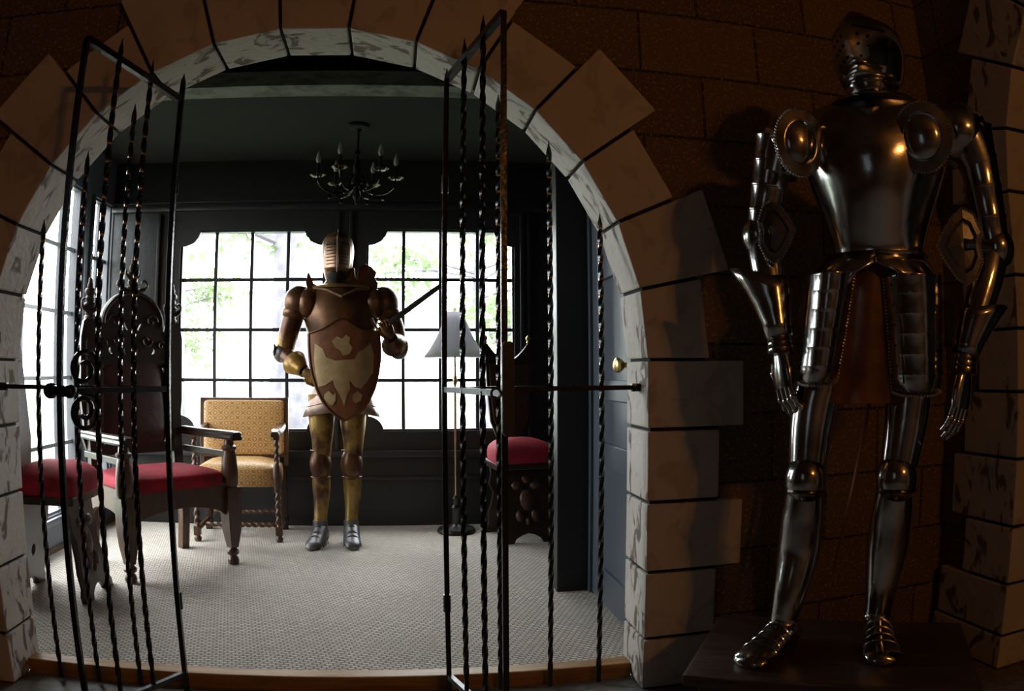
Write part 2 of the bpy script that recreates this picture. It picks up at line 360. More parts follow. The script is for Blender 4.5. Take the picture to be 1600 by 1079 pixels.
def copy_tree(root, loc, rz, label=None, name=None):
    r_ = root.copy(); COL.objects.link(r_); r_.location = loc; r_.rotation_euler = (0, 0, rz)
    if label: r_['label'] = label
    for ch in root.children:
        c = ch.copy(); COL.objects.link(c); c.parent = r_
        for g in ch.children:
            g2 = g.copy(); COL.objects.link(g2); g2.parent = c
    return r_

# ------------------------------------------------------------------ room shell
YF, YW, YB = 2.42, 2.455, 2.662        # stone face, hall wall face, back of the arch wall
AX, AZ, AR = -0.3115, CZ+0.028, 1.1285 # arch centre and radius
XR = 2.10                              # right hall wall (faces -x)
SPX0, SPX1 = AX-AR, AX+AR

def arch_wall():
    n = 36; R_ = AR+0.03
    poly = [(XR+0.3, 0.0), (XR+0.3, 3.3), (-3.4, 3.3), (-3.4, 0.0), (AX-R_, 0.0)]
    poly += [(AX+R_*cos(pi-pi*i/n), AZ+R_*sin(pi-pi*i/n)) for i in range(n+1)] + [(AX+R_, 0.0)]
    bm = plate(poly, (), YB-0.006-YW); xf(bm, Matrix.Translation((0, (YB-0.006+YW)/2, 0)))
    return struct('wall_front', bm, M['block'], smooth=False)
arch_wall()

def voussoir(bm, inner, outer, y0, y1, gap=0.006, b=0.006):
    """one stone; inner/outer are two xz points each; slightly shrunk, edges bevelled"""
    i0, i1 = V(*inner[0], 0), V(*inner[1], 0); o0, o1 = V(*outer[0], 0), V(*outer[1], 0)
    d = (i1-i0).normalized(); e = (o1-o0).normalized()
    i0 = i0+d*gap; i1 = i1-d*gap; o0 = o0+e*gap; o1 = o1-e*gap
    t = new(); q = [(p.x, p.y) for p in (i0, i1, o1, o0)]
    A = [t.verts.new(V(x, y0, z)) for x, z in q]; B = [t.verts.new(V(x, y1, z)) for x, z in q]
    t.faces.new(A); t.faces.new(B[::-1])
    for k in range(4): t.faces.new((A[k], B[k], B[(k+1) % 4], A[(k+1) % 4]))
    bmesh.ops.recalc_face_normals(t, faces=t.faces)
    bmesh.ops.bevel(t, geom=t.edges[:], offset=b, segments=2, affect='EDGES', profile=0.6)
    join(bm, t)
rows = [CZ+0.030, CZ-0.205, CZ-0.452, CZ-0.697, CZ-0.94, 0.0]
def arch_stones():
    bm = new()
    for k in range(15):
        a0, a1 = radians(12*k), radians(12*(k+1)); kk = min(k, 14-k)
        ro = AR + (0.34 if kk % 2 == 1 else 0.225)
        pi_ = [(AX+AR*cos(t), AZ+AR*sin(t)) for t in (a0, a1)]
        po = [(AX+ro*cos(t), AZ+ro*sin(t)) for t in (a0, a1)]
        voussoir(bm, pi_, po, YF, YB)
    for s in (-1, 1):
        for k in range(5):
            w = 0.355 if k % 2 == 0 else 0.262
            x = AX+s*AR
            voussoir(bm, [(x, rows[k]), (x, rows[k+1])], [(x+s*w, rows[k]), (x+s*w, rows[k+1])], YF, YB)
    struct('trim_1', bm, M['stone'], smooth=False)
    # dark joint core behind the stones
    bm = new(); r0, r1 = AR+0.012, AR+0.215
    ri = [(AX+r0, 0.0)]+[(AX+r0*cos(pi*i/30), AZ+r0*sin(pi*i/30)) for i in range(31)]+[(AX-r0, 0.0)]
    ro_ = [(AX+r1, 0.0)]+[(AX+r1*cos(pi*i/30), AZ+r1*sin(pi*i/30)) for i in range(31)]+[(AX-r1, 0.0)]
    rr = [[V(a_[0], YF+0.012, a_[1]), V(b_[0], YF+0.012, b_[1]), V(b_[0], YB-0.012, b_[1]), V(a_[0], YB-0.012, a_[1])] for a_, b_ in zip(ri, ro_)]
    skin_rings(bm, rr)
    for s in (-1, 1):   # black joint lines running out under the long stones
        for k in range(1, 5):
            x0 = AX+s*(AR+0.2); x1 = AX+s*(AR+0.262)
            box(bm, min(x0, x1), max(x0, x1), YF+0.012, YW+0.01, rows[k]-0.01, rows[k]+0.01)
    struct('trim_2', bm, M['joint_void'], smooth=False)
arch_stones()

def side_arch():
    """right hall wall (plane x = XR) with its own stone arch opening nearer the camera"""
    yj = 2.0
    Rr, cy, cz = 0.95, yj-0.95, CZ+0.62
    n = 24; th = 0.30; R_ = Rr+0.03
    poly = [(YW, 0.0), (YW, 3.3), (-3.4, 3.3), (-3.4, 0.0), (cy-R_, 0.0)]
    poly += [(cy+R_*cos(pi-pi*i/n), cz+R_*sin(pi-pi*i/n)) for i in range(n+1)] + [(cy+R_, 0.0)]
    bm = plate(poly, (), th-0.045)
    for v in bm.verts: v.co = V(XR+0.035+(th-0.045)/2+v.co.y, v.co.x, v.co.z)
    struct('wall_right', bm, M['block'], smooth=False)
    bm = new(); rz_ = [cz, CZ+0.315, CZ+0.125+0.0, CZ-0.10, CZ-0.34, CZ-0.585, CZ-0.80, CZ-1.0, 0.0]
    wd = [0.22, 0.30, 0.22, 0.30, 0.36, 0.27, 0.40, 0.42]
    def stone(inner, outer):
        # inner/outer in (y,z); build in xz then swap to the x = XR wall
        t = new(); voussoir(t, inner, outer, 0, th); 
        for v in t.verts: v.co = V(XR+v.co.y, v.co.x, v.co.z)
        join(bm, t)
    for k in range(8):
        stone([(yj, rz_[k]), (yj, rz_[k+1])], [(yj+wd[k], rz_[k]), (yj+wd[k], rz_[k+1])])
        stone([(2*cy-yj, rz_[k]), (2*cy-yj, rz_[k+1])], [(2*cy-yj-wd[k], rz_[k]), (2*cy-yj-wd[k], rz_[k+1])])
    for k in range(13):
        a0, a1 = pi*k/13, pi*(k+1)/13; ro = Rr+(0.33 if min(k, 12-k) % 2 == 0 else 0.24)
        stone([(cy+Rr*cos(t), cz+Rr*sin(t)) for t in (a0, a1)], [(cy+ro*cos(t), cz+ro*sin(t)) for t in (a0, a1)])
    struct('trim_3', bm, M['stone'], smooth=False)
    bm = new(); r0, r1 = Rr+0.012, Rr+0.215
    ri = [(cy+r0, 0.0)]+[(cy+r0*cos(pi*i/30), cz+r0*sin(pi*i/30)) for i in range(31)]+[(cy-r0, 0.0)]
    ro_ = [(cy+r1, 0.0)]+[(cy+r1*cos(pi*i/30), cz+r1*sin(pi*i/30)) for i in range(31)]+[(cy-r1, 0.0)]
    skin_rings(bm, [[V(XR+0.012, a_[0], a_[1]), V(XR+0.012, b_[0], b_[1]), V(XR+th-0.012, b_[0], b_[1]), V(XR+th-0.012, a_[0], a_[1])] for a_, b_ in zip(ri, ro_)])
    struct('trim_4', bm, M['joint_void'], smooth=False)
    # passage beyond the side arch
    bm = new()
    box(bm, XR+th+1.6, XR+th+1.7, -3.4, YW+0.2, 0, 3.3); box(bm, XR+th, XR+th+1.7, YW, YW+0.1, 0, 3.3)
    struct('wall_passage', bm, M['hallwall'], smooth=False)
side_arch()

def shell():
    bm = new(); box(bm, -3.5, 4.2, -3.5, 2.57, -0.1, 0.0); struct('floor_hall', bm, M['hallfloor'], smooth=False)
    bm = new(); box(bm, -3.5, 4.2, -3.5, YW+0.2, 3.3, 3.4); struct('ceiling_hall', bm, M['hallwall'], smooth=False)
    bm = new(); box(bm, -3.5, -3.4, -3.5, YW+0.2, 0, 3.3); struct('wall_left_hall', bm, M['hallwall'], smooth=False)
    bm = new(); box(bm, -3.5, 4.2, -3.5, -3.4, 0, 3.3); struct('wall_rear_hall', bm, M['hallwall'], smooth=False)
    # carpet floor of the alcove and the stained wooden step edge
    bm = new(); box(bm, -2.4, 1.7, 2.615, 5.45, -0.1, CARP); struct('floor', bm, M['carpet'], smooth=False)
    bm = new(); rbox(bm, SPX0-0.0, SPX1+0.0, 2.555, 2.625, -0.02, CARP+0.006, 0.006); struct('trim_5', bm, M['trimwood'], smooth=False)
    # rear wall with two window openings
    yb0, yb1 = 5.27, 5.45; L1, R1, L2, R2, zb, zt = -1.566, -0.52, -0.228, 0.806, CZ-0.425, CZ+0.975
    bm = new()
    for (x0, x1, z0, z1) in ((-2.1, L1, 0, 3.0), (L1, R1, 0, zb), (L1, R1, zt, 3.0), (R1, L2, 0, 3.0), (L2, R2, 0, zb), (L2, R2, zt, 3.0), (R2, 1.5, 0, 3.0)):
        box(bm, x0, x1, yb0, yb1, z0, z1)
    struct('wall_back', bm, M['blackpaint'], smooth=False)
    # casings and mouldings on the rear wall
    bm = new()
    rbox(bm, -2.1, 1.2, yb0-0.055, yb0, CZ-0.60, CZ-0.555, 0.008)          # ledge under the sills
    rbox(bm, -2.1, 1.2, yb0-0.02, yb0, CZ-0.76, CZ-0.735, 0.005)
    rbox(bm, -2.1, 1.2, yb0-0.05, yb0, zt+0.13, zt+0.17, 0.008)            # head moulding
    rbox(bm, -2.1, 1.2, yb0-0.03, yb0, zt+0.19, zt+0.205, 0.004)
    for x in (R1+0.09, L2-0.11): rbox(bm, x-0.012, x+0.012, yb0-0.02, yb0, CZ-0.55, zt+0.12, 0.004)
    for x in (R2+0.05, R2+0.10, L1-0.08, L1-0.16): rbox(bm, x-0.012, x+0.012, yb0-0.035, yb0, CZ-0.55, zt+0.12, 0.004)
    struct('trim_6', bm, M['rearpaint'])
    def window(name, x0, x1, z0, z1, cols, rws, corners, m, mp=None):
        t = bpy.data.objects.new(name, None); COL.objects.link(t); t['kind'] = 'structure'
        f = new(); y0, y1 = yb0+0.02, yb0+0.075; fw = 0.03
        def bb(*a_): box(f, *a_)
        bb(x0, x0+fw*.5, y0, y1, z0, z1); bb(x1-fw*.5, x1, y0, y1, z0, z1); bb(x0, x1, y0, y1, z0, z0+fw*.5); bb(x0, x1, y0, y1, z1-fw*.5, z1)
        if mp: xf(f, mp)
        fr = obj('window_frame', f, m, t, smooth=False)
        g = new()
        for i in range(1, cols): x = x0+(x1-x0)*i/cols; box(g, x-0.012, x+0.012, y0+0.016, y1-0.018, z0, z1)
        for i in range(1, rws): z = z0+(z1-z0)*i/rws; box(g, x0, x1, y0+0.017, y1-0.019, z-0.012, z+0.012)
        if mp: xf(g, mp)
        obj('muntin_grid', g, m, t, smooth=False)
        g = new(); box(g, x0+0.01, x1-0.01, y0+0.025, y0+0.029, z0+0.01, z1-0.01)
        if mp: xf(g, mp)
        obj('window_pane', g, M['glass'], t, smooth=False)
        for (cx, cz_, sx, sz) in corners:
            R_ = 0.105
            arc = [(cx, cz_)]+[(cx+sx*(R_*1.15*cos(a_)), cz_+sz*(R_*sin(a_))) for a_ in [radians(q) for q in range(0, 91, 9)]]
            if abs(cz_-z1) < .01: # ogee bracket in the head corners
                arc = [(cx, cz_), (cx+sx*0.15, cz_), (cx+sx*0.145, cz_+sz*0.015), (cx+sx*0.13, cz_+sz*0.05), (cx+sx*0.10, cz_+sz*0.085), (cx+sx*0.06, cz_+sz*0.105), (cx+sx*0.03, cz_+sz*0.112), (cx, cz_+sz*0.115)]
            p = plate(arc, (), 0.03); xf(p, Matrix.Translation((0, y0-0.005, 0)))
            if mp: xf(p, mp)
            obj('corner_bracket', p, M['rearpaint'], t, smooth=False)
        return t
    window('window_1', L1, R1, zb, zt, 4, 4, [(L1, zt, 1, -1), (R1, zt, -1, -1), (R1, zb, -1, 1), (L1, zb, 1, 1)], M['winframe'])
    window('window_2', L2, R2, zb, zt, 4, 4, [(L2, zt, 1, -1), (R2, zt, -1, -1), (L2, zb, 1, 1), (R2, zb, -1, 1)], M['winframe'])
    # left wall, windows toward the garden
    xl = -2.10; z0, z1 = CZ-0.87, CZ+1.16; Y3, Y4, Y5, Y6 = 3.50, 4.70, 4.90, 5.26
    bm = new()
    for (y0, y1, a0, a1) in ((YB-0.01, Y3, 0, 3.0), (Y3, Y4, 0, z0), (Y3, Y4, z1, 3.0), (Y4, Y5, 0, 3.0), (Y5, Y6, 0, z0), (Y5, Y6, z1, 3.0), (Y6, 5.45, 0, 3.0)):
        box(bm, xl-0.08, xl, y0, y1, a0, a1)
    struct('wall_left', bm, M['greypaint'], smooth=False)
    # rotate the "rear" window builder onto the left wall: (x,y) -> (xl-(y-yb0), x)
    rm = Matrix(((0, -1, 0, xl+yb0), (1, 0, 0, 0), (0, 0, 1, 0), (0, 0, 0, 1)))
    window('window_3', Y3, Y4, z0, z1, 5, 5, [], M['winframe_l'], rm)
    window('window_4', Y5, Y6, z0, z1, 2, 5, [], M['winframe_l'], rm)
    bm = new(); rbox(bm, xl, xl+0.018, YB, 5.27, CARP-0.02, CARP+0.035, 0.004); struct('baseboard_left', bm, M['oak'])
    bm = new(); rbox(bm, xl, xl+0.03, YB, 5.27, z0-0.05, z0-0.01, 0.006); rbox(bm, xl, xl+0.02, Y4+0.03, Y4+0.06, z0, z1, 0.004); rbox(bm, xl, xl+0.02, Y5-0.06, Y5-0.03, z0, z1, 0.004)
    struct('trim_7', bm, M['greypaint'])
    # right side: grey panelled door wall, black pier, dark wall behind it
    xr = 0.91
    bm = new(); box(bm, xr, xr+0.1, YB-0.01, 2.70, 0, 3.0); box(bm, xr, xr+0.1, 2.70, 3.55, CZ+1.05, 3.0); box(bm, xr+0.04, xr+0.1, 2.70, 3.55, 0, CZ+1.05)
    struct('wall_right_alcove', bm, M['greypaint'], smooth=False)
    bm = new(); box(bm, xr+0.1, 1.5, 3.40, 3.56, 0, 3.0); rbox(bm, 0.745, xr+0.1, 3.545, 3.76, CARP-0.01, 3.0, 0.006)
    struct('wall_pier', bm, M['blackpaint'], smooth=False)
    bm = new(); box(bm, 1.22, 1.4, 3.56, 5.45, 0, 3.0); struct('wall_side', bm, M['blackpaint'], smooth=False)
    bm = new(); rbox(bm, 0.925, 0.945, 3.515, 3.545, CARP, 2.6, 0.004); rbox(bm, xr-0.015, xr, 3.50, 3.545, CARP, 2.6, 0.004)
    struct('trim_8', bm, M['greypaint'])
    # the door
    d = bpy.data.objects.new('door_1', None); COL.objects.link(d); d['kind'] = 'structure'
    dz0, dz1, dy0, dy1 = CARP+0.01, CZ+1.04, 2.705, 3.49; x = xr
    b = new(); box(b, x+0.012, x+0.04, dy0, dy1, dz0, dz1)
    st = 0.10
    bands = [dz0, dz0+0.16, CZ-0.44, CZ-0.33, CZ-0.14, CZ-0.05, CZ+0.40, CZ+0.50, CZ+0.93, dz1]
    box(b, x-0.004, x+0.012, dy0, dy0+st, dz0, dz1); box(b, x-0.004, x+0.012, dy1-st, dy1, dz0, dz1)
    for i in range(0, 10, 2):
        box(b, x-0.004, x+0.012, dy0+st, dy1-st, bands[i], bands[i+1])
    obj('door_leaf', b, M['greypaint'], d, smooth=False, bevel=0.004)
    b = new(); k = Matrix.Translation((x-0.004, 2.86, CZ-0.005)) @ Matrix.Rotation(-pi/2, 4, 'Y')
    k = Matrix.Translation((0, 0, 0.018)) @ k; lathe(b, [(0.030, 0), (0.030, 0.006), (0.012, 0.010), (0.010, 0.035), (0.020, 0.045), (0.030, 0.06), (0.029, 0.072), (0.015, 0.08)], seg=20, mat4=k)
    obj('door_knob', b, M['brass'], d)
    # ceiling of the alcove: soffit slab with mottled fascia, dark void in front of it
    zc = CZ+1.475
    bm = new(); box(bm, -2.1, 1.4, 3.97, 5.30, zc, zc+0.04); struct('ceiling', bm, M['ceilpaint'], smooth=False)
    bm = new(); box(bm, -2.1, 1.4, 3.80, 3.97, zc-0.002, zc+0.08); struct('trim_9', bm, M['fascia'], smooth=False)
    bm = new(); box(bm, -2.3, 1.5, YB-0.01, 5.5, 3.0, 3.1); struct('ceiling_void', bm, M['joint_void'], smooth=False)  # darkness of the void is put into the black colour
    # black sheet added above the soffit to keep the void dark, crown along the rear wall
    bm = new(); box(bm, -2.1, 1.4, 4.35, 4.40, zc+0.04, 3.0); struct('void_black_sheet', bm, M['joint_void'], smooth=False)
shell()

# ------------------------------------------------------------------ wrought iron gates
GY = 2.51; RZ = CZ-0.065
def bar(name, p0, p1, w, parent, m='iron', **kw):
    bm = new(); twist(bm, p0, p1, w, **kw); return obj(name, bm, M[m], parent, smooth=True, ang=25)
def post(name, p0, p1, w, parent, m='iron', tip=0.03):
    bm = new(); twist(bm, p0, p1, w, pitch=1e9, plain=0.02, point=tip); return obj(name, bm, M[m], parent, smooth=False)
def rail(name, p0, p1, w, h, parent, m='iron'):
    p0, p1 = Vector(p0), Vector(p1); d = (p1-p0).normalized(); y = V(0, 0, 1); x = d.cross(y).normalized(); y = x.cross(d)
    bm = new(); skin_rings(bm, [[p+x*sx*w/2+y*sy*h/2 for sx, sy in ((-1, -1), (1, -1), (1, 1), (-1, 1))] for p in (p0, p1)])
    return obj(name, bm, M[m], parent, smooth=False)
def side_panel(xs, tops, xh, th, xj, label, s):
    t = thing('gate_side_panel', label, 'gate panel', (xh, GY, 0)); O = V(xh, GY, 0)
    for x, z in zip(xs, tops):
        bar('twisted_bar', V(x, GY, 0.012)-O, V(x, GY, CZ+z)-O, 0.0135, t, point=0.04)
    post('hinge_post', V(xh, GY, 0.0)-O, V(xh, GY, CZ+th)-O, 0.0165, t)
    rail('crossbar', V(xh, GY, RZ)-O, V(xj, GY, RZ)-O, 0.012, 0.016, t)
    bm = new(); rbox(bm, -0.014, 0.014, -0.012, 0.012, -0.016, 0.016, 0.004, Matrix.Translation(V(xj-s*0.012, GY, RZ)-O) @ Matrix.Rotation(pi/2, 4, 'Y')); obj('wall_anchor', bm, M['iron'], t)
    return t
side_panel([-1.278, -1.122, -0.956], [0.52, 0.762, 0.925], -0.782, 1.03, -1.438,
           'fixed panel of twisted black iron bars in the left side of the stone arch', -1)
side_panel([0.330, 0.506, 0.682], [0.95, 0.785, 0.535], 0.150, 1.04, 0.815,
           'fixed panel of twisted black iron bars in the right side of the stone arch', 1)
def leaf(hx, nx, ny, zt_h, zt_n, label, latch):
    H = V(hx+(0.010 if nx < hx else -0.002), GY-0.032, 0); Nn = V(nx, ny, 0); t = thing('gate_leaf', label, 'gate', H)
    def P(f, z): return (Nn-H)*f + V(0, 0, z)
    zh, zn = CZ+zt_h, CZ+zt_n
    w = 0.0165
    post('gate_stile', P(0, 0.05), P(0, zh), w, t, tip=0.0); post('gate_stile', P(1, 0.05), P(1, zn), w, t, tip=0.0)
    rail('top_rail', P(0.02, zh), P(1.0, zn), 0.022, 0.022, t); rail('bottom_rail', P(0.02, 0.085), P(1.0, 0.085), 0.018, 0.018, t, 'irongrey')
    rail('middle_rail', P(0.02, RZ), P(1.0, RZ), 0.012, 0.018, t, 'iron' if latch == 'handle' else 'irongrey')
    for k in (1, 2):
        f = k/3+0.01; bar('twisted_bar', P(f, 0.09), P(f, zh+(zn-zh)*f+0.075), 0.0135, t, point=0.045)
    d = (Nn-H).normalized(); n = V(0, 0, 1).cross(d)
    if latch == 'handle':
        bm = new(); c = P(1, RZ)
        q = [c+d*-0.005, c+n*0.03+d*-0.03, c+n*0.05+d*-0.08]
        tube(bm, [c-n*0.04, c+n*0.045], 0.016, 12); sphere(bm, c+n*0.05, 0.020, 0.020, 0.020); sphere(bm, c-n*0.05, 0.024, 0.024, 0.024)
        for sgn in (1, -1):      # two iron scrolls making the pull
            sp = []
            for i in range(26):
                a_ = 2*pi*1.35*i/25; rr = 0.062*(1-0.72*i/25); sp.append(c-n*0.045+d*(-0.125)+d*(-rr*cos(a_))+V(0, 0, sgn*(0.062+rr*sin(a_)-0.0)))
            tube(bm, sp, 0.008, 8)
        tube(bm, [c-n*0.05+V(0, 0, -0.02)-d*0.19, c-n*0.05-d*0.10, c-n*0.05+V(0, 0, 0.01)], 0.011, 8)
        obj('scroll_handle', bm, M['iron'], t)
    else:
        bm = new(); c = P(1, RZ+0.012)
        pl = plate([(-0.018, -0.115), (-0.010, -0.128), (0.010, -0.128), (0.018, -0.115), (0.018, 0.115), (0.010, 0.128), (-0.010, 0.128), (-0.018, 0.115)], (), 0.006)
        m4 = Matrix.Translation(c+d*0.022) @ Matrix(((-d.y, d.x, 0, 0), (d.x, d.y, 0, 0), (0, 0, 1, 0), (0, 0, 0, 1)))
        join(bm, pl, m4); obj('strike_plate', bm, M['irongrey'], t, smooth=False)
        bm = new(); c2 = P(1, RZ)+d*0.02+n*-0.035
        ring = [c2+n*(-0.014*cos(a_))+V(0, 0, 0.014*sin(a_)) for a_ in [2*pi*i/14 for i in range(15)]]; tube(bm, ring, 0.004, 6, cap=(False, False)); obj('latch_ring', bm, M['irongrey'], t)
    # hinges
    for z in (0.35, 1.75):
        bm = new(); tube(bm, [P(0, z-0.03)+V(0, 0.012, 0), P(0, z+0.03)+V(0, 0.012, 0)], 0.013, 10); obj('hinge', bm, M['iron'], t)
    return t
leaf(-0.782, -0.990, 2.09, 0.918, 0.998, 'open left leaf of the black iron gate, with a scroll handle on its front edge', 'handle')
leaf(0.150, 0.286, 2.06, 0.985, 1.045, 'open right leaf of the black iron gate, with a flat strike plate', 'plate')

# ------------------------------------------------------------------ chandelier
def chandelier():
    x, y, z = -0.262, 4.48, CZ+1.475
    t = thing('chandelier', 'dark metal chandelier with candle bulbs hanging from the grey ceiling', 'chandelier', (x, y, z))
    bm = new(); lathe(bm, [(0.005, 0), (0.066, 0), (0.068, -0.012), (0.060, -0.022), (0.02, -0.030), (0.008, -0.05)], seg=28); obj('canopy', bm, M['matteblack'], t)
    bm = new(); lathe(bm, [(0.006, -0.04), (0.006, -0.16), (0.016, -0.17), (0.020, -0.19), (0.008, -0.205), (0.012, -0.23), (0.026, -0.26), (0.024, -0.30), (0.012, -0.32), (0.03, -0.35), (0.034, -0.37), (0.014, -0.40), (0.02, -0.43), (0.024, -0.45), (0.010, -0.475), (0.006, -0.50)], seg=16); obj('stem', bm, M['matteblack'], t)
    for k in range(6):
        a_ = radians(8+60*k); c, s = cos(a_), sin(a_); R_ = 0.235; zz = -0.37
        bm = new(); limb(bm, [(0.02*c, 0.02*s, zz-0.0, .006), (0.08*c, 0.08*s, zz-0.055, .006), (0.16*c, 0.16*s, zz-0.06, .006), (0.22*c, 0.22*s, zz-0.02, .005), (R_*c, R_*s, zz+0.03, .005)], 6, 8)
        limb(bm, [(0.03*c, 0.03*s, zz+0.05, .004), (0.07*c, 0.07*s, zz+0.02, .004), (0.10*c, 0.10*s, zz-0.035, .004), (0.07*c, 0.07*s, zz-0.06, .004)], 5, 6)
        ar = obj('arm', bm, M['darkmetal'], t)
        bm = new(); n = 40     # scalloped drip pan
        rings = [[V(R_*c+r_*(1+0.10*cos(8*2*pi*j/n)*f)*cos(2*pi*j/n), R_*s+r_*(1+0.10*cos(8*2*pi*j/n)*f)*sin(2*pi*j/n), zz+z_) for j in range(n)] for r_, z_, f in ((.006, .028, 0), (.03, .030, .3), (.046, .044, 1), (.044, .047, 1), (.012, .036, 0))]
        skin_rings(bm, rings); obj('drip_pan', bm, M['darkmetal'], t)
        bm = new(); lathe(bm, [(.010, .034), (.012, .045), (.010, .05), (.010, .115), (.0095, .118)], (R_*c, R_*s, zz), 12); obj('candle_sleeve', bm, M['matteblack'], t)
        bm = new(); lathe(bm, [(.006, .118), (.013, .128), (.016, .142), (.013, .162), (.007, .180), (.002, .196)], (R_*c, R_*s, zz), 12); obj('candle_bulb', bm, M['candle'], t)
        bm = new(); sphere(bm, (0.16*c, 0.16*s, zz-0.085), .010, .010, .016, 8, 6); obj('pendant_drop', bm, M['darkmetal'], t)
chandelier()

# ------------------------------------------------------------------ floor lamp
def floor_lamp():
    z0 = CARP; t = thing('floor_lamp', 'slim floor lamp with a flared grey shade standing before the right window', 'floor lamp', (0.37, 5.02, z0))
    bm = new(); lathe(bm, [(0.02, 0.0), (0.125, 0.0), (0.13, 0.012), (0.12, 0.030), (0.05, 0.045), (0.030, 0.06), (0.028, 0.16), (0.034, 0.17), (0.022, 0.19), (0.026, 0.23), (0.012, 0.25)], seg=28); obj('base', bm, M['blackwood'], t)
    bm = new(); lathe(bm, [(0.008, 0.25), (0.0075, 0.98), (0.014, 0.99), (0.014, 1.03), (0.007, 1.05), (0.007, 1.36)], seg=12); obj('pole', bm, M['brass'], t)
    bm = new(); n = 48; R_ = []
    for r_, z_ in ((0.205, 1.165), (0.165, 1.22), (0.125, 1.29), (0.092, 1.36), (0.068, 1.42), (0.052, 1.465)):
        R_.append([V(r_*(1+0.012*cos(16*2*pi*j/n))*cos(2*pi*j/n), r_*(1+0.012*cos(16*2*pi*j/n))*sin(2*pi*j/n), z_) for j in range(n)])
    skin_rings(bm, R_, cap=(False, False)); so = obj('lamp_shade', bm, M['shade'], t)
    m = so.modifiers.new('s', 'SOLIDIFY'); m.thickness = 0.003
    bm = new(); tube(bm, [(0, 0, 1.36), (0, 0, 1.47), (0, 0, 1.485)], [.004, .004, .009], 8); tube(bm, [(-0.052, 0, 1.46), (0.052, 0, 1.46)], .002, 6); obj('finial', bm, M['brass'], t)
floor_lamp()

# ------------------------------------------------------------------ chairs
def cushion(bm, x0, x1, y0, y1, z0, z1, dome=0.03, n=14, taper=0.0, e=0.30):
    """upholstered pad with a domed top and soft sides; x tapered toward the back"""
    R_ = []
    prof = [(0.985, z0), (1.0, z0+(z1-z0)*0.25), (1.0, z0+(z1-z0)*0.62), (0.975, z0+(z1-z0)*0.86), (0.92, z1), (0.78, z1+dome*0.45), (0.5, z1+dome*0.85), (0.2, z1+dome)]
    for s, z in prof:
        ring = []
        for j in range(40):
            a_ = 2*pi*j/40; c = math.copysign(abs(cos(a_))**e, cos(a_)); d = math.copysign(abs(sin(a_))**e, sin(a_))
            yy = (y0+y1)/2+(y1-y0)/2*s*d; k = 1-taper*(yy-y0)/(y1-y0)
            ring.append(V(((x0+x1)/2+(x1-x0)/2*s*c*k), yy, z))
        R_.append(ring)
    skin_rings(bm, R_)
def turned(bm, c, prof, seg=16): lathe(bm, prof, c, seg)
def spiral(bm, p0, p1, r_, pitch=0.05, lobes=2, seg=16):
    p0, p1 = Vector(p0), Vector(p1); d = p1-p0; Lg = d.length; t = d.normalized()
    up = V(0, 1, 0) if abs(t.y) < .9 else V(1, 0, 0); x = (up-t*up.dot(t)).normalized(); y = t.cross(x); n = max(6, int(Lg/0.007)); rings = []
    for i in range(n+1):
        ph = 2*pi*(Lg*i/n)/pitch; rings.append([p0+t*(Lg*i/n)+(x*cos(a_)+y*sin(a_))*r_*(1+0.22*cos(lobes*a_-ph)) for a_ in [2*pi*j/seg for j in range(seg)]])
    skin_rings(bm, rings)

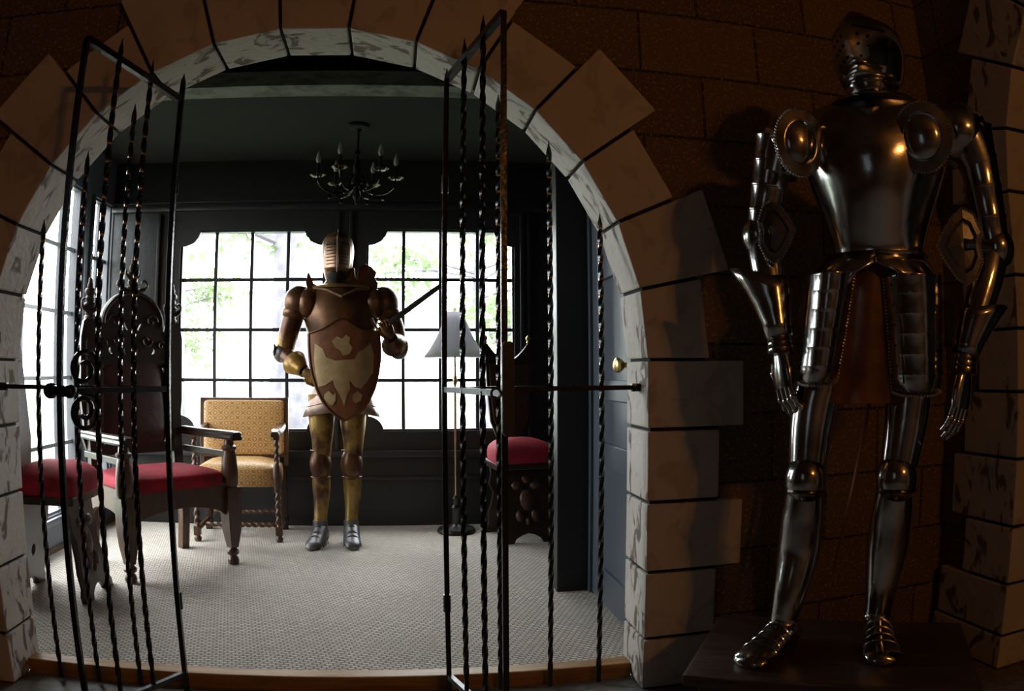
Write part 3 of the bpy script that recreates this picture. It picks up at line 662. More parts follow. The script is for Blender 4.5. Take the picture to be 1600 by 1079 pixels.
def throne():
    # front legs at (-1.40,3.70) and (-0.947,4.17); the chair faces the camera's right
    ang = atan2(4.17-3.70, -0.947+1.40); c = V((-1.40-0.947)/2, (3.70+4.17)/2, CARP); back = V(-sin(ang), cos(ang), 0)
    D = 0.50; c = c+back*D/2
    t = thing('carved_throne', 'tall carved dark throne armchair with a red velvet seat, behind the left gate leaf', 'armchair', c, ang)
    w, d = 0.326, D/2
    for s in (-1, 1):
        bm = new(); x = s*w; y = -d
        turned(bm, (x, y, 0), [(.012, 0), (.030, .004), (.034, .022), (.028, .040), (.020, .050), (.034, .062), (.036, .074), (.024, .090), (.022, .098)])
        R_ = [(0.024, .098), (0.038, .19), (0.043, .27), (0.044, .30), (0.044, .44)]
        skin_rings(bm, [[V(x+sx*r_, y+sy*r_, z) for sx, sy in ((-1, -1), (1, -1), (1, 1), (-1, 1))] for r_, z in R_])
        turned(bm, (x, y, 0), [(.040, .44), (.047, .46), (.049, .52), (.042, .60), (.034, .64), (.043, .652), (.043, .664), (.030, .672), (.026, .70)])
        obj('front_leg', bm, M['oak'], t, ang=40)
        bm = new(); y = d
        skin_rings(bm, [[V(x*0.94+sx*a_, y+yo+sy*b_, z) for sx, sy in ((-1, -1), (1, -1), (1, 1), (-1, 1))] for a_, b_, yo, z in ((.026, .03, .03, 0), (.026, .028, 0, .20), (.028, .03, 0, .44))])
        obj('rear_leg', bm, M['oak'], t, smooth=False, bevel=0.004)
        # armrest: flat moulded board
        bm = new(); x0, x1 = x-0.042, x+0.042
        sec = [(-.042, .705), (-.046, .715), (-.036, .728), (-.040, .738), (-.028, .748), (.028, .748), (.040, .738), (.036, .728), (.046, .715), (.042, .705)]
        skin_rings(bm, [[V(x+a_*k, yy, z+dz) for a_, z in sec] for yy, k, dz in ((-d-0.085, .72, -.004), (-d-0.075, .95, 0), (-d+0.03, 1, 0), (0, .82, -.002), (d+.01, .75, .0))])
        obj('armrest', bm, M['wood'], t, ang=40)
        bm = new(); rbox(bm, x-0.014, x+0.014, -d+0.03, d, .60, .635, .004); obj('side_rail', bm, M['wood'], t, smooth=False)
    # apron with arched lower edge
    bm = new()
    def apr(L_, h0=.31, h1=.47):
        return [(-L_, h1), (L_, h1), (L_, h0-.03)]+[(L_*0.93*cos(a_)*(1), h0-.03+(0.075)*sin(a_)) for a_ in [pi*k/14 for k in range(1, 14)]]+[(-L_, h0-.03)]
    p = plate(apr(w-.03), (), .028); join(bm, p, Matrix.Translation((0, -d, 0)))
    p = plate(apr(w-.03), (), .028); join(bm, p, Matrix.Translation((0, d, 0)))
    for s in (-1, 1):
        p = plate(apr(d-.02), (), .028); join(bm, p, Matrix.Translation((s*w*0.98, 0, 0)) @ Matrix.Rotation(pi/2, 4, 'Z'))
    obj('seat_rail', bm, M['oak'], t, smooth=False)
    bm = new(); cushion(bm, -w+.012, w-.012, -d-.025, d-.03, .455, .53, .032, taper=.04); obj('seat_cushion', bm, M['velvet'], t, ang=60)
    # back: turned and carved uprights with finials, red panel and pierced crest
    for s in (-1, 1):
        bm = new(); x = s*0.275
        skin_rings(bm, [[V(x+sx*a_, d+yo+sy*.025, z) for sx, sy in ((-1, -1), (1, -1), (1, 1), (-1, 1))] for a_, yo, z in ((.03, 0, .44), (.03, .02, .80), (.028, .05, 1.18), (.024, .06, 1.36))])
        turned(bm, (x, d+.062, 0), [(.026, 1.35), (.034, 1.36), (.034, 1.375), (.020, 1.39)])
        # pierced ear beside the upright
        ear = plate([(x+s*a_, z) for a_, z in ((.0, .62), (.03, .63), (.055, .70), (.045, .78), (.06, .90), (.062, 1.10), (.062, 1.26), (.045, 1.35), (.0, 1.39), (-.04, 1.36), (-.062, 1.30), (-.05, 1.25), (-.035, 1.30), (-.01, 1.33), (.018, 1.30), (.03, 1.24), (.03, .92), (.02, .80), (0, .80))], (), .03)
        join(bm, ear, Matrix.Translation((0, d+.05, 0)))
        obj('back_post', bm, M['wood'], t)
        bm = new(); cx = x-s*0.0
        for zz, rr in ((1.395, .030), (1.435, .042), (1.475, .030), (1.515, .036), (1.548, .020)):
            sphere(bm, (cx, d+.062, zz), rr, rr*.7, .026, 12, 8)
        for k in (-1, 1):
            limb(bm, [(cx, d+.055, 1.40, .012), (cx+k*.045, d+.05, 1.42, .011), (cx+k*.055, d+.05, 1.46, .009), (cx+k*.035, d+.05, 1.475, .007)], 4, 8)
        sphere(bm, (cx, d+.062, 1.575), .014, .012, .022, 10, 8)
        obj('finial', bm, M['wood'], t)
    bm = new()
    rbox(bm, -.255, .255, d+.00, d+.05, .60, .66, .004); rbox(bm, -.255, .255, d+.03, d+.08, 1.09, 1.14, .004); rbox(bm, -.25, -.205, d+.01, d+.06, .64, 1.12, .004); rbox(bm, .205, .25, d+.01, d+.06, .64, 1.12, .004)
    obj('back_frame', bm, M['wood'], t, smooth=False)
    bm = new(); cushion(bm, -.21, .21, -.25, .25, 0, .03, .014)
    xf(bm, Matrix.Translation((0, d+.045, .875)) @ Matrix.Rotation(pi/2-.05, 4, 'X')); obj('back_panel', bm, M['backred'], t, ang=60)
    out = [(-.25, 1.13), (.25, 1.13), (.262, 1.20), (.238, 1.28)] + [(.205*cos(a_), 1.34+.19*sin(a_)) for a_ in [radians(q) for q in range(-10, 191, 10)]] + [(-.238, 1.28), (-.262, 1.20)]
    def blob(cx, cz_, rx, rz_, rot=0, n=10, bite=0.0):
        pts = []
        for i in range(n):
            a_ = 2*pi*i/n; k = 1-bite*max(0, cos(a_)); xx, zz = rx*cos(a_)*k, rz_*sin(a_); pts.append((cx+xx*cos(rot)-zz*sin(rot), cz_+xx*sin(rot)+zz*cos(rot)))
        return pts[::-1]
    holes = [blob(-.045, 1.33, .014, .030, .5, bite=.5), blob(.048, 1.325, .014, .030, -.5, bite=.5), blob(0, 1.42, .008, .018), blob(0, 1.375, .006, .010),
             blob(-.135, 1.19, .024, .026, .3, bite=1.1), blob(-.045, 1.185, .012, .026, .2, bite=.8), blob(.045, 1.185, .012, .026, -.2, bite=.8), blob(.135, 1.19, .024, .026, -.3+pi, bite=1.1),
             blob(-.10, 1.24, .006, .012), blob(.10, 1.24, .006, .012)]
    bm = plate(out, holes, .036, .004); xf(bm, Matrix.Translation((0, d+.06, 0)))
    obj('carved_crest', bm, M['wood'], t, smooth=False)
    bm = new()   # raised scrollwork and rim moulding of the crest
    tube(bm, [(.195*cos(radians(q)), d+.040, 1.34+.18*sin(radians(q))) for q in range(-5, 186, 8)], .013, 8)
    for s in (-1, 1):
        for (cx, cz_, R0, sg) in ((.12, 1.36, .045, 1), (.09, 1.25, .04, -1), (.19, 1.22, .03, 1)):
            tube(bm, [(s*(cx+R0*(1-i/22)*cos(sg*.35*i)), d+.038, cz_+R0*(1-i/22)*sin(sg*.35*i)) for i in range(19)], .008, 8)
    obj('scrollwork', bm, M['wood'], t)
    bm = new(); yb_ = d+.06
    for zz, rx, rz_ in ((1.545, .05, .02), (1.585, .034, .026), (1.63, .040, .022), (1.67, .026, .028), (1.715, .014, .024)): sphere(bm, (0, yb_, zz), rx, rx*.6, rz_, 14, 8)
    for s in (-1, 1):
        limb(bm, [(s*.02, yb_, 1.54, .014), (s*.075, yb_, 1.545, .014), (s*.10, yb_, 1.575, .010), (s*.075, yb_, 1.60, .008), (s*.06, yb_, 1.58, .006)], 4, 8)
        limb(bm, [(s*.01, yb_, 1.60, .010), (s*.045, yb_, 1.63, .009), (s*.045, yb_, 1.66, .006)], 4, 8)
    obj('top_finial', bm, M['wood'], t)
throne()

def hall_chair(loc, rz, label):
    t = thing('hall_chair', label, 'chair', loc, rz)
    # seat cushion
    bm = new(); cushion(bm, -.205, .205, -.19, .17, .50, .60, .05, taper=.12); obj('seat_cushion', bm, M['velvet'], t, ang=60)
    bm = new(); rbox(bm, -.20, .20, -.185, .175, .46, .502, .008); obj('seat_board', bm, M['wood'], t, smooth=False)
    half = [(.165, .46), (.155, .40), (.165, .34), (.135, .28), (.145, .20), (.165, .13), (.160, .06), (.185, .03), (.185, 0), (.10, 0), (.085, .03), (.04, .055), (0, .065)]
    out = half + [(-x, z) for x, z in half[-2::-1]]
    for y, nm in ((-.15, 'front_board'), (.14, 'rear_board')):
        hole = [(0.026*cos(a_), .20+.034*sin(a_)) for a_ in [-2*pi*i/12 for i in range(12)]] if nm == 'rear_board' else None
        bm = plate(out, [hole] if hole else [], .034, .004)
        sh = Matrix.Identity(4); sh[1][2] = (-.08 if y < 0 else .08)/.46*-1
        xf(bm, Matrix.Translation((0, y+(-.05 if y < 0 else .05), 0)) @ sh)
        p = obj(nm, bm, M['wood'], t, smooth=False)
        if y < 0:
            bm = new(); off = 0
            for (cx, cz_, rx, rz_) in ((0, .27, .05, .07), (-.06, .36, .04, .03), (.06, .36, .04, .03), (0, .40, .03, .03), (-.05, .17, .03, .04), (.05, .17, .03, .04), (0, .14, .02, .03)):
                sphere(bm, (cx, y-.05-.08/.46*-1*0-(cz_*.174)*-1*-1*0+(.08/.46)*(-cz_)*-1*0, cz_), rx, .022, rz_, 12, 8)
            for v in bm.verts: v.co.y += v.co.z*sh[1][2]-.012
            obj('carved_relief', bm, M['damask_back'], p)
    # tapering back board with a scooped top
    sc = [(.155-.31*i/12, 1.265-.125*sin(pi*i/12)) for i in range(13)]
    back = [(-.085, .46), (.085, .46), (.09, .62), (.135, .74), (.150, .95), (.155, 1.18)]+sc+[(-.155, 1.18), (-.150, .95), (-.135, .74), (-.09, .62)]
    bm = plate(back, (), .032, .004); sh = Matrix.Identity(4); sh[1][2] = .14; T_ = Matrix.Translation((0, .155-.46*.14, 0)) @ sh
    xf(bm, T_); bk = obj('backrest', bm, M['wood'], t, smooth=False)
    q = [(-.05, .60), (.05, .60), (.075, .66), (.118, .76), (.130, .95), (.132, 1.12), (.0, 1.10), (-.132, 1.12), (-.130, .95), (-.118, .76), (-.075, .66)]
    bm = plate(q, (), .012, .003); xf(bm, Matrix.Translation((0, -.02, 0)) @ T_); obj('carved_panel', bm, M['damask_back'], bk, smooth=False)
    for s in (-1, 1):
        bm = new(); yy = .155-.46*.14+1.28*.14; lathe(bm, [(.006, 1.255), (.012, 1.262), (.012, 1.27), (.008, 1.276), (.017, 1.288), (.017, 1.30), (.006, 1.312)], (s*.150, yy, 0), 12); obj('brass_finial', bm, M['brass'], bk)
    return t
hc = hall_chair((0.765, 4.84, CARP), radians(8), 'dark carved hall chair with a domed red velvet seat beside the right pier')
copy_tree(hc, (-1.70, 3.47, CARP), radians(92), 'red velvet seat of a dark plank legged chair, cut by the left stone jamb')

def gold_armchair():
    cx, cy = -1.045, 4.93
    t = thing('upholstered_armchair', 'low armchair in gold damask with spiral turned legs, below the left window', 'armchair', (cx, cy, CARP), radians(3))
    w = .265
    for s in (-1, 1):
        bm = new(); x, y = s*w, -.20
        turned(bm, (x, y, 0), [(.010, 0), (.022, .004), (.026, .02), (.018, .035), (.014, .045)]); rbox(bm, x-.022, x+.022, y-.022, y+.022, .042, .10, .004)
        spiral(bm, (x, y, .10), (x, y, .34), .017, .05); turned(bm, (x, y, 0), [(.018, .335), (.026, .36), (.032, .42), (.026, .48), (.018, .50)])
        spiral(bm, (x, y, .50), (x, y, .655), .016, .045); rbox(bm, x-.02, x+.02, y-.02, y+.02, .65, .685, .004)
        obj('front_leg', bm, M['oak'], t, ang=50)
        bm = new(); y = .20; rbox(bm, x-.022, x+.022, y-.022, y+.022, 0, .45, .004)
        obj('rear_leg', bm, M['wood'], t)
        bm = new(); sec = [(-.03, 0), (-.032, .02), (-.022, .034), (.022, .034), (.032, .02), (.03, 0)]
        skin_rings(bm, [[V(x+a_*k, y, z+h) for a_, z in sec] for y, k, h in ((-.285, .8, .670), (-.255, 1.1, .682), (-.20, 1.0, .685), (-.05, .8, .672), (.10, .8, .682), (.21, .85, .70))])
        obj('armrest', bm, M['oak'], t, ang=45)
        bm = new(); spiral(bm, (x, -.18, .075), (x, .18, .075), .014, .045); obj('stretcher', bm, M['oak'], t, ang=50)
    bm = new(); spiral(bm, (-w+.02, -.02, .075), (w-.02, -.02, .075), .015, .045); obj('stretcher', bm, M['oak'], t, ang=50)
    bm = new(); spiral(bm, (-w+.02, .20, .12), (w-.02, .20, .12), .014, .045); obj('stretcher', bm, M['oak'], t, ang=50)
    bm = new(); cushion(bm, -w-.008, w+.008, -.225, .215, .355, .475, .045); obj('seat_cushion', bm, M['damask'], t, ang=60)
    bm = new(); z0, z1 = .50, .895; yb_ = .19; sh = Matrix.Identity(4); sh[1][2] = .10; T_ = Matrix.Translation((0, yb_-.05, 0)) @ sh
    rbox(bm, -.305, -.275, -.02, .02, z0-.06, z1, .004); rbox(bm, .275, .305, -.02, .02, z0-.06, z1, .004); rbox(bm, -.305, .305, -.02, .02, z1-.03, z1, .004); rbox(bm, -.305, .305, -.02, .02, z0, z0+.03, .004)
    xf(bm, T_); obj('back_frame', bm, M['oak'], t, smooth=False)
    bm = new(); cushion(bm, -.278, .278, -.182, .182, 0, .024, .012, e=.10); xf(bm, T_ @ Matrix.Translation((0, -.01, (z0+z1)/2)) @ Matrix.Rotation(pi/2, 4, 'X')); obj('backrest', bm, M['damask'], t, ang=60)
gold_armchair()

# ------------------------------------------------------------------ suits of armor
def on_ring(rings, k0, k1, m, name, parent, rad=.006, n=1):
    pass
def gauntlet_hand(bm, wrist, direction, palm_n, L=0.175, w=.040, curl=.35, side=1, th=.016):
    """armoured hand: tapered palm, four unequal plated fingers bent at the knuckles, thumb leaving the side of the palm"""
    d = Vector(direction).normalized(); n = Vector(palm_n); n = (n-d*n.dot(d)).normalized(); x = d.cross(n).normalized()*side
    wv = Vector(wrist); pl = L*.50
    rings = []
    for f, ww, tt in ((-.03, .68, 1.0), (.15, .80, 1.05), (.45, 1.0, 1.1), (.8, 1.05, 1.0), (1.0, .96, .8)):
        rings.append([wv+d*pl*f+x*w*ww*cos(a_)+n*th*tt*sin(a_) for a_ in [2*pi*j/16 for j in range(16)]])
    skin_rings(bm, rings)
    for k, (off, ln) in enumerate(((-.72, .86), (-.25, 1.0), (.24, .95), (.70, .76))):
        p = wv+d*pl*.95+x*w*off; pts = [tuple(p-d*.012)+(.0105,)]; a_ = .10; q = p
        for seg, ff in enumerate((.42, .33, .25)):
            a_ += curl*(.7+.3*seg)
            q = q+(d*cos(a_)+n*sin(a_)+x*off*.06)*L*.5*ln*ff; pts.append(tuple(q)+(.0100-.0013*seg,))
        tube(bm, [p_[:3] for p_ in pts], [p_[3] for p_ in pts], 10)
        for p_ in pts[:3]: sphere(bm, p_[:3], p_[3]*1.18, p_[3]*1.18, p_[3]*1.18, 10, 6)
    b0 = wv+d*pl*.25-x*w*.80; q1 = b0+(d*.75-x*.55+n*.25)*L*.19; q2 = q1+(d*.95-x*.1+n*.35)*L*.17; q3 = q2+(d*.95+x*.15+n*.35)*L*.12
    tube(bm, [b0, q1, q2, q3], [.0135, .0125, .011, .008], 10); sphere(bm, q1, .0140, .0140, .0140, 10, 6); sphere(bm, q2, .0125, .0125, .0125, 10, 6)
def lames(bm, p0, p1, r0, r1, n, lip=.004, seg=20, flat=1.0):
    """overlapping ring plates on a limb"""
    p0, p1 = Vector(p0), Vector(p1); d = p1-p0
    for i in range(n):
        a_ = i/n; b_ = (i+1)/n+.02; ra = r0+(r1-r0)*a_; rb = r0+(r1-r0)*b_
        tube(bm, [p0+d*a_, p0+d*(a_+(b_-a_)*.12), p0+d*(a_+(b_-a_)*.85), p0+d*b_], [(ra+lip, (ra+lip)*flat), (ra+lip*.2, (ra+lip*.2)*flat), (rb+lip*.2, (rb+lip*.2)*flat), (rb+lip, (rb+lip)*flat)], seg)
def beads(bm, pts, r_=.0048):
    """roped edge: a row of small beads along a path"""
    pts = [Vector(p) for p in pts]; acc = 0; step = r_*2.0; last = pts[0]; sphere(bm, last, r_, r_, r_, 6, 4)
    for i in range(1, len(pts)):
        a_, b_ = pts[i-1], pts[i]; L_ = (b_-a_).length; s = step-acc
        while s <= L_:
            q = a_+(b_-a_)*(s/L_); sphere(bm, q, r_, r_, r_, 6, 4); s += step
        acc = (acc+L_) % step

def silver_knight():
    P = 0.33; t = thing('suit_of_armor', 'polished steel suit of armor standing on a dark plinth against the brown wall', 'suit of armor', (1.31, 1.78, P), radians(-34))
    def Z(z): return z-P
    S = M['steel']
    # torso
    bm = new()
    prof = [(1.435, -.005, .135, .105, .095), (1.46, -.004, .133, .105, .092), (1.52, -.002, .150, .130, .10), (1.60, .002, .178, .160, .11), (1.68, .006, .205, .175, .12), (1.76, .010, .222, .168, .12), (1.82, .012, .222, .140, .115), (1.865, .012, .195, .105, .10), (1.89, .012, .135, .080, .085), (1.90, .012, .085, .068, .075)]
    s = spline([p for p in prof], 4)
    skin_rings(bm, [ell((cx, 0.01, Z(z)), rx, ry, 40, 2.15, rb, ridge=.014*min(1, (z-1.42)*6)) for z, cx, rx, ry, rb in s])
    bp = obj('breastplate', bm, S, t, ang=50)
    bm = new(); tube(bm, [(x, y, z) for x, y, z in [tuple(p) for p in ell((-.005, .01, Z(1.438)), .139, .110, 40, 2.15, .10)]]+[tuple(ell((-.005, .01, Z(1.438)), .139, .110, 40, 2.15, .10)[0])], .006, 8); obj('waist_roll', bm, S, bp)
    # fauld (hip skirt) with an arch cut in front
    bm = new(); R_ = []
    seg = 44
    for k, (z, rx, ry, cut) in enumerate(((1.445, .138, .112, 0), (1.41, .165, .135, .0), (1.385, .178, .145, .30), (1.355, .186, .150, .42))):
        pts = []
        for j in range(seg+1):
            a_ = -pi/2+.0+(2*pi)*j/seg   # starts in front
            a2 = -pi/2+cut+(2*pi-2*cut)*j/seg
            pts.append(V(-.02+rx*cos(a2), .01+ry*sin(a2), Z(z)+(0.012 if cut else 0)*0))
        R_.append(pts)
    skin_rings(bm, R_, close=False, cap=(False, False))
    fo = obj('fauld', bm, S, t); md = fo.modifiers.new('s', 'SOLIDIFY'); md.thickness = .004
    # tassets: plated thigh guards with roped edge and rivets
    def tasset(x0t, x1t, x0b, x1b, zt, zb_, yc, s_):
        n = 6
        def pt(u_, v_, o=0.0):
            x = (x0t+(x0b-x0t)*v_)*(1-u_)+(x1t+(x1b-x1t)*v_)*u_; z = zt+(zb_-zt)*v_
            w_ = (x1t-x0t)/2; cxx = (u_-.5)*2
            return V(x, yc-.075*(1-cxx*cxx*.8)-.035*v_*0+.0-o+.02*v_*0, Z(z))
        bm = new(); nu = 14; rings = []
        for i in range(n):
            for v_, o in ((i/n, .006), (i/n+.02, .002), ((i+1)/n, .0)):
                ring = []
                for j in range(nu+1):
                    u_ = j/nu; vv = v_
                    if i == n-1 and v_ > (n-1)/n+.05:   # rounded lower corners
                        vv = v_-.035*max(0, abs(u_-.5)*2-.6)/.4
                    ring.append(pt(u_, min(vv, 1), o))
                rings.append(ring)
        skin_rings(bm, rings, close=False, cap=(False, False))
        o = obj('tasset', bm, S, t, ang=30); md = o.modifiers.new('s', 'SOLIDIFY'); md.thickness = .004; md.offset = -1
        bm = new(); ui = 0.0 if s_ > 0 else 1.0
        edge = [pt(ui, v_/20, .006) for v_ in range(20)]+[pt(abs(ui-k/12*1.0), 1.0-.03*max(0, abs(abs(ui-k/12)-.5)*2-.6)/.4, .006) for k in range(0, 13)]
        beads(bm, edge, .0046); obj('roped_edge', bm, M['rope'], o)
        bm = new(); uu = .22 if s_ > 0 else .78
        tube(bm, [pt(uu, v_/20, .008) for v_ in range(0, 19)], .0022, 6)
        for i in range(n): sphere(bm, pt(.12 if s_ > 0 else .88, (i+.5)/n, .006), .004, .004, .004, 8, 6)
        obj('rivet_strip', bm, M['steel_dark'], o)
    tasset(-.205, -.075, -.245, -.135, 1.385, 1.085, -.075, -1)
    tasset(.0, .160, .018, .158, 1.375, 1.055, -.065, 1)
    # brown leather skirt under the plates
    bm = new(); R_ = []
    for z, rx, ry, cx in ((1.42, .13, .10, -.01), (1.30, .155, .10, -.02), (1.15, .165, .10, -.035), (1.035, .170, .105, -.045)):
        R_.append([V(cx+rx*(1+.04*cos(11*a_))*cos(a_), .015+ry*(1+.07*cos(11*a_))*sin(a_), Z(z)) for a_ in [2*pi*j/66 for j in range(66)]])
    skin_rings(bm, R_, cap=(True, False)); o = obj('leather_skirt', bm, M['leather'], t)
    # gorget and helmet
    bm = new(); lathe(bm, [(.135, 1.875-P), (.125, 1.887-P), (.100, 1.895-P), (.082, 1.90-P), (.074, 1.915-P), (.072, 1.955-P), (.080, 1.965-P)], (.012, -.01, 0), 32, 1, .92); obj('gorget', bm, S, t, ang=50)
    H = V(.018, -.02, 0); P += .042
    bm = new()
    prof = [(1.975, .080, .085), (1.99, .092, .105), (2.03, .104, .118), (2.08, .110, .122), (2.13, .098, .110), (2.165, .068, .082), (2.182, .030, .045), (2.185, .008, .02)]
    skin_rings(bm, [ell((H.x, H.y+.005, Z(z)), rx, ry, 36, 2, ry*1.05) for z, rx, ry in spline(prof, 3)])
    hm = obj('helmet', bm, S, t, ang=60)
    bm = new(); pts = [(H.x, H.y-.10+.0, 2.15), (H.x, H.y-.06, 2.185), (H.x, H.y, 2.203), (H.x, H.y+.07, 2.185), (H.x, H.y+.12, 2.12), (H.x, H.y+.135, 2.04)]
    sp = spline(pts, 4); skin_rings(bm, [[V(x-.004, y, Z(z)), V(x, y+(y-H.y)*.06, Z(z)+.006), V(x+.004, y, Z(z)), V(x, y-(y-H.y)*.25, Z(z)-.03)] for x, y, z in sp]); obj('crest_ridge', bm, S, hm)
    # visor: pointed keel running forward, its brow peaked to the figure's right
    bm = new(); R_ = []
    for z, rx, yf, pk in ((1.983, .070, .120, -.002), (2.01, .090, .172, -.004), (2.05, .102, .202, -.010), (2.09, .106, .196, -.014), (2.125, .100, .172, -.016), (2.15, .082, .140, -.016), (2.180, .034, .104, -.014)):
        ring = []
        for j in range(25):
            a_ = pi*(-1.0+.0)+pi*j/24; c_, s_ = cos(a_), -sin(a_)
            y = -(.095*s_+(yf-.095)*max(0, 1-abs(c_)**1.0*1.05))
            ring.append(V(H.x+pk*max(0, 1-abs(c_))+rx*1.03*c_, H.y+y, Z(z)))
        R_.append(ring)
    skin_rings(bm, R_, close=False, cap=(False, False)); vo = obj('visor', bm, S, t, ang=28); md = vo.modifiers.new('s', 'SOLIDIFY'); md.thickness = .003
    bm = new()
    def onv(c_, z):
        # point on the visor surface
        tab = ((1.983, .070, .120), (2.01, .090, .172), (2.05, .102, .202), (2.09, .106, .196), (2.125, .100, .172), (2.15, .082, .140), (2.180, .034, .104))
        for q0, q1 in zip(tab, tab[1:]):
            if q0[0] <= z <= q1[0]:
                f = (z-q0[0])/(q1[0]-q0[0]); rx = q0[1]+(q1[1]-q0[1])*f; yf = q0[2]+(q1[2]-q0[2])*f; break
        s_ = sqrt(max(0, 1-c_*c_)); return V(H.x-.01*(1-abs(c_))+rx*1.03*c_, H.y-(.095*s_+(yf-.095)*max(0, 1-abs(c_)*1.05))-.001, Z(z))
    for c_ in (.22, .42, .62, -.22, -.42, -.62):
        for z in (2.015, 2.045, 2.075):
            b1 = new(); sphere(b1, onv(c_, z), .0050, .0050, .0050, 8, 6); obj('breath_hole', b1, M['hole'], vo)
    for sg in (-1, 1): tube(bm, [onv(sg*c_, 2.108) for c_ in (.15, .3, .45, .6, .75)], .0042, 8)
    obj('eye_slit', bm, M['hole'], vo)
    bm = new(); tube(bm, [onv(c_/10, 1.986) for c_ in range(-9, 10)], .005, 8); obj('visor_rim', bm, M['rope'], vo)
    th_ = radians(-15); rot = Matrix.Rotation(th_, 3, 'Z'); c0 = V(H.x, H.y, 0)
    for o_ in (hm, vo): o_.rotation_euler = (0, 0, th_); o_.location = c0-rot @ c0
    P -= .042
    # shoulders
    for s_ in (-1, 1):
        cx = .012+s_*.262
        bm = new(); sphere(bm, (cx-s_*.01, .0, Z(1.79)), .082, .088, .085, 24, 14, None); sphere(bm, (cx-s_*.045, .01, Z(1.785)), .105, .092, .098, 24, 14)
        limb(bm, [(cx+s_*.0, 0, Z(1.80), .078), (cx+s_*.022, 0, Z(1.745), .070), (cx+s_*.040, 0, Z(1.69), .060)], 5, 24)
        obj('pauldron', bm, S, t, ang=60)
    def rondel(cx, cz_, rx, rz_, yaw_, tilt, yy):
        m4 = Matrix.Translation((cx, yy, Z(cz_))) @ Matrix.Rotation(yaw_, 4, 'Z') @ Matrix.Rotation(tilt, 4, 'X')
        bm = new(); R_ = []
        for f, dy in ((1.0, .0), (.97, -.008), (.70, -.014), (.66, -.010), (.62, -.014), (.45, -.021), (.22, -.026), (.02, -.027)):
            R_.append([m4 @ V(rx*f*cos(a_), dy, rz_*f*sin(a_)*(1.0 if sin(a_) < 0 else 1.0)) for a_ in [2*pi*j/36 for j in range(36)]])
        skin_rings(bm, R_); o = obj('rondel', bm, S, t, ang=25)
        bm = new(); beads(bm, [m4 @ V(rx*cos(a_), -.003, rz_*sin(a_)) for a_ in [2*pi*j/48 for j in range(49)]], .0045); obj('roped_edge', bm, M['rope'], o)
    rondel(-.208, 1.748, .074, .096, .45, .05, -.128); rondel(.136, 1.735, .080, .098, -.22, .05, -.160)
    # arms
    A = {-1: dict(sh=(-.285, 0, 1.80), up=(-.312, -.0, 1.68), el=(-.345, .015, 1.515), wr=(-.300, -.05, 1.235)), 1: dict(sh=(.302, 0, 1.80), up=(.322, 0, 1.66), el=(.338, .01, 1.455), wr=(.232, -.06, 1.175))}
    for s_ in (-1, 1):
        q = {k: V(v[0], v[1], Z(v[2])) for k, v in A[s_].items()}
        bm = new(); limb(bm, [tuple(q['sh'])+(.062,), tuple(q['up'])+(.050,), tuple(q['el'])+(.046,)], 6, 22); lames(bm, q['sh'], q['el'], .062, .047, 4, .004, 22); obj('upper_arm', bm, S, t, ang=40)
        bm = new(); mid = q['el'].lerp(q['wr'], .3)
        limb(bm, [tuple(q['el'])+(.045,), tuple(mid)+(.050,), tuple(q['el'].lerp(q['wr'], .7))+(.041,), tuple(q['wr'])+(.034,)], 6, 22); obj('forearm', bm, S, t, ang=60)
        bm = new(); sphere(bm, q['el']+V(s_*.008, -.004, 0), .052, .054, .062, 22, 12); sphere(bm, q['el']+V(s_*.030, -.01, 0), .022, .03, .030, 14, 8); cp = obj('elbow_cop', bm, S, t, ang=60)
        # elbow wing: a pointed plate with sunk centre
        wdt, hgt = (.062, .098) if s_ < 0 else (.078, .115)
        def dia(f, o=0): return [(-wdt*.72*f, hgt*.30*f), (-wdt*.45*f, hgt*.74*f), (-wdt*.05*f, hgt*.88*f), (wdt*.38*f, hgt*.66*f), (wdt*.75*f, hgt*.30*f), (wdt*1.0*f, -hgt*.02*f), (wdt*.70*f, -hgt*.42*f), (wdt*.32*f, -hgt*.80*f), (-wdt*.05*f, -hgt*.95*f), (-wdt*.42*f, -hgt*.80*f), (-wdt*.70*f, -hgt*.40*f), (-wdt*.62*f, -.0)]
        base = Matrix.Translation(q['el']+V(-s_*(.045 if s_ < 0 else .105), -.085, .0)) @ Matrix.Rotation(s_*.10, 4, 'Z') @ Matrix.Diagonal((-s_, 1, 1, 1))
        bm = new(); R_ = [[base @ V(x, dy, z) for x, z in dia(f)] for f, dy in ((1, .004), (1, -.002), (.72, -.006), (.64, .004), (.58, .002), (.1, -.004))]
        skin_rings(bm, R_); wg = obj('elbow_wing', bm, M['wing'], t, smooth=False)
        bm = new(); dd = dia(1); beads(bm, [base @ V(x, -.003, z) for x, z in dd+[dd[0]]], .0042); obj('roped_edge', bm, M['rope'], wg)
        bm = new(); tube(bm, [q['el']+V(0, -.03, 0), base @ V(0, 0, 0)], .018, 10); obj('wing_bracket', bm, S, wg)
        # gauntlet cuff flares outwards to a point
        d = (q['wr']-q['el']).normalized(); o0 = V(s_, -.1, 0); o0 = (o0-d*o0.dot(d)).normalized(); y = d.cross(o0)
        bm = new(); R_ = []
        L_ = .165 if s_ < 0 else .125
        for f, r_, ex in ((1.0, .036, 0), (.8, .039, .002*(1 if s_ < 0 else .4)), (.5, .046, .012*(1 if s_ < 0 else .4)), (.2, .053, .028*(1 if s_ < 0 else .4)), (0.0, .057, .044*(1 if s_ < 0 else .4))):
            R_.append([q['wr']+d*(.02-L_*(1-f)*(1+.35*max(0, cos(a_))))+o0*(r_*cos(a_)+ex*max(0, cos(a_))*1.2)+y*r_*sin(a_) for a_ in [2*pi*j/28 for j in range(28)]])
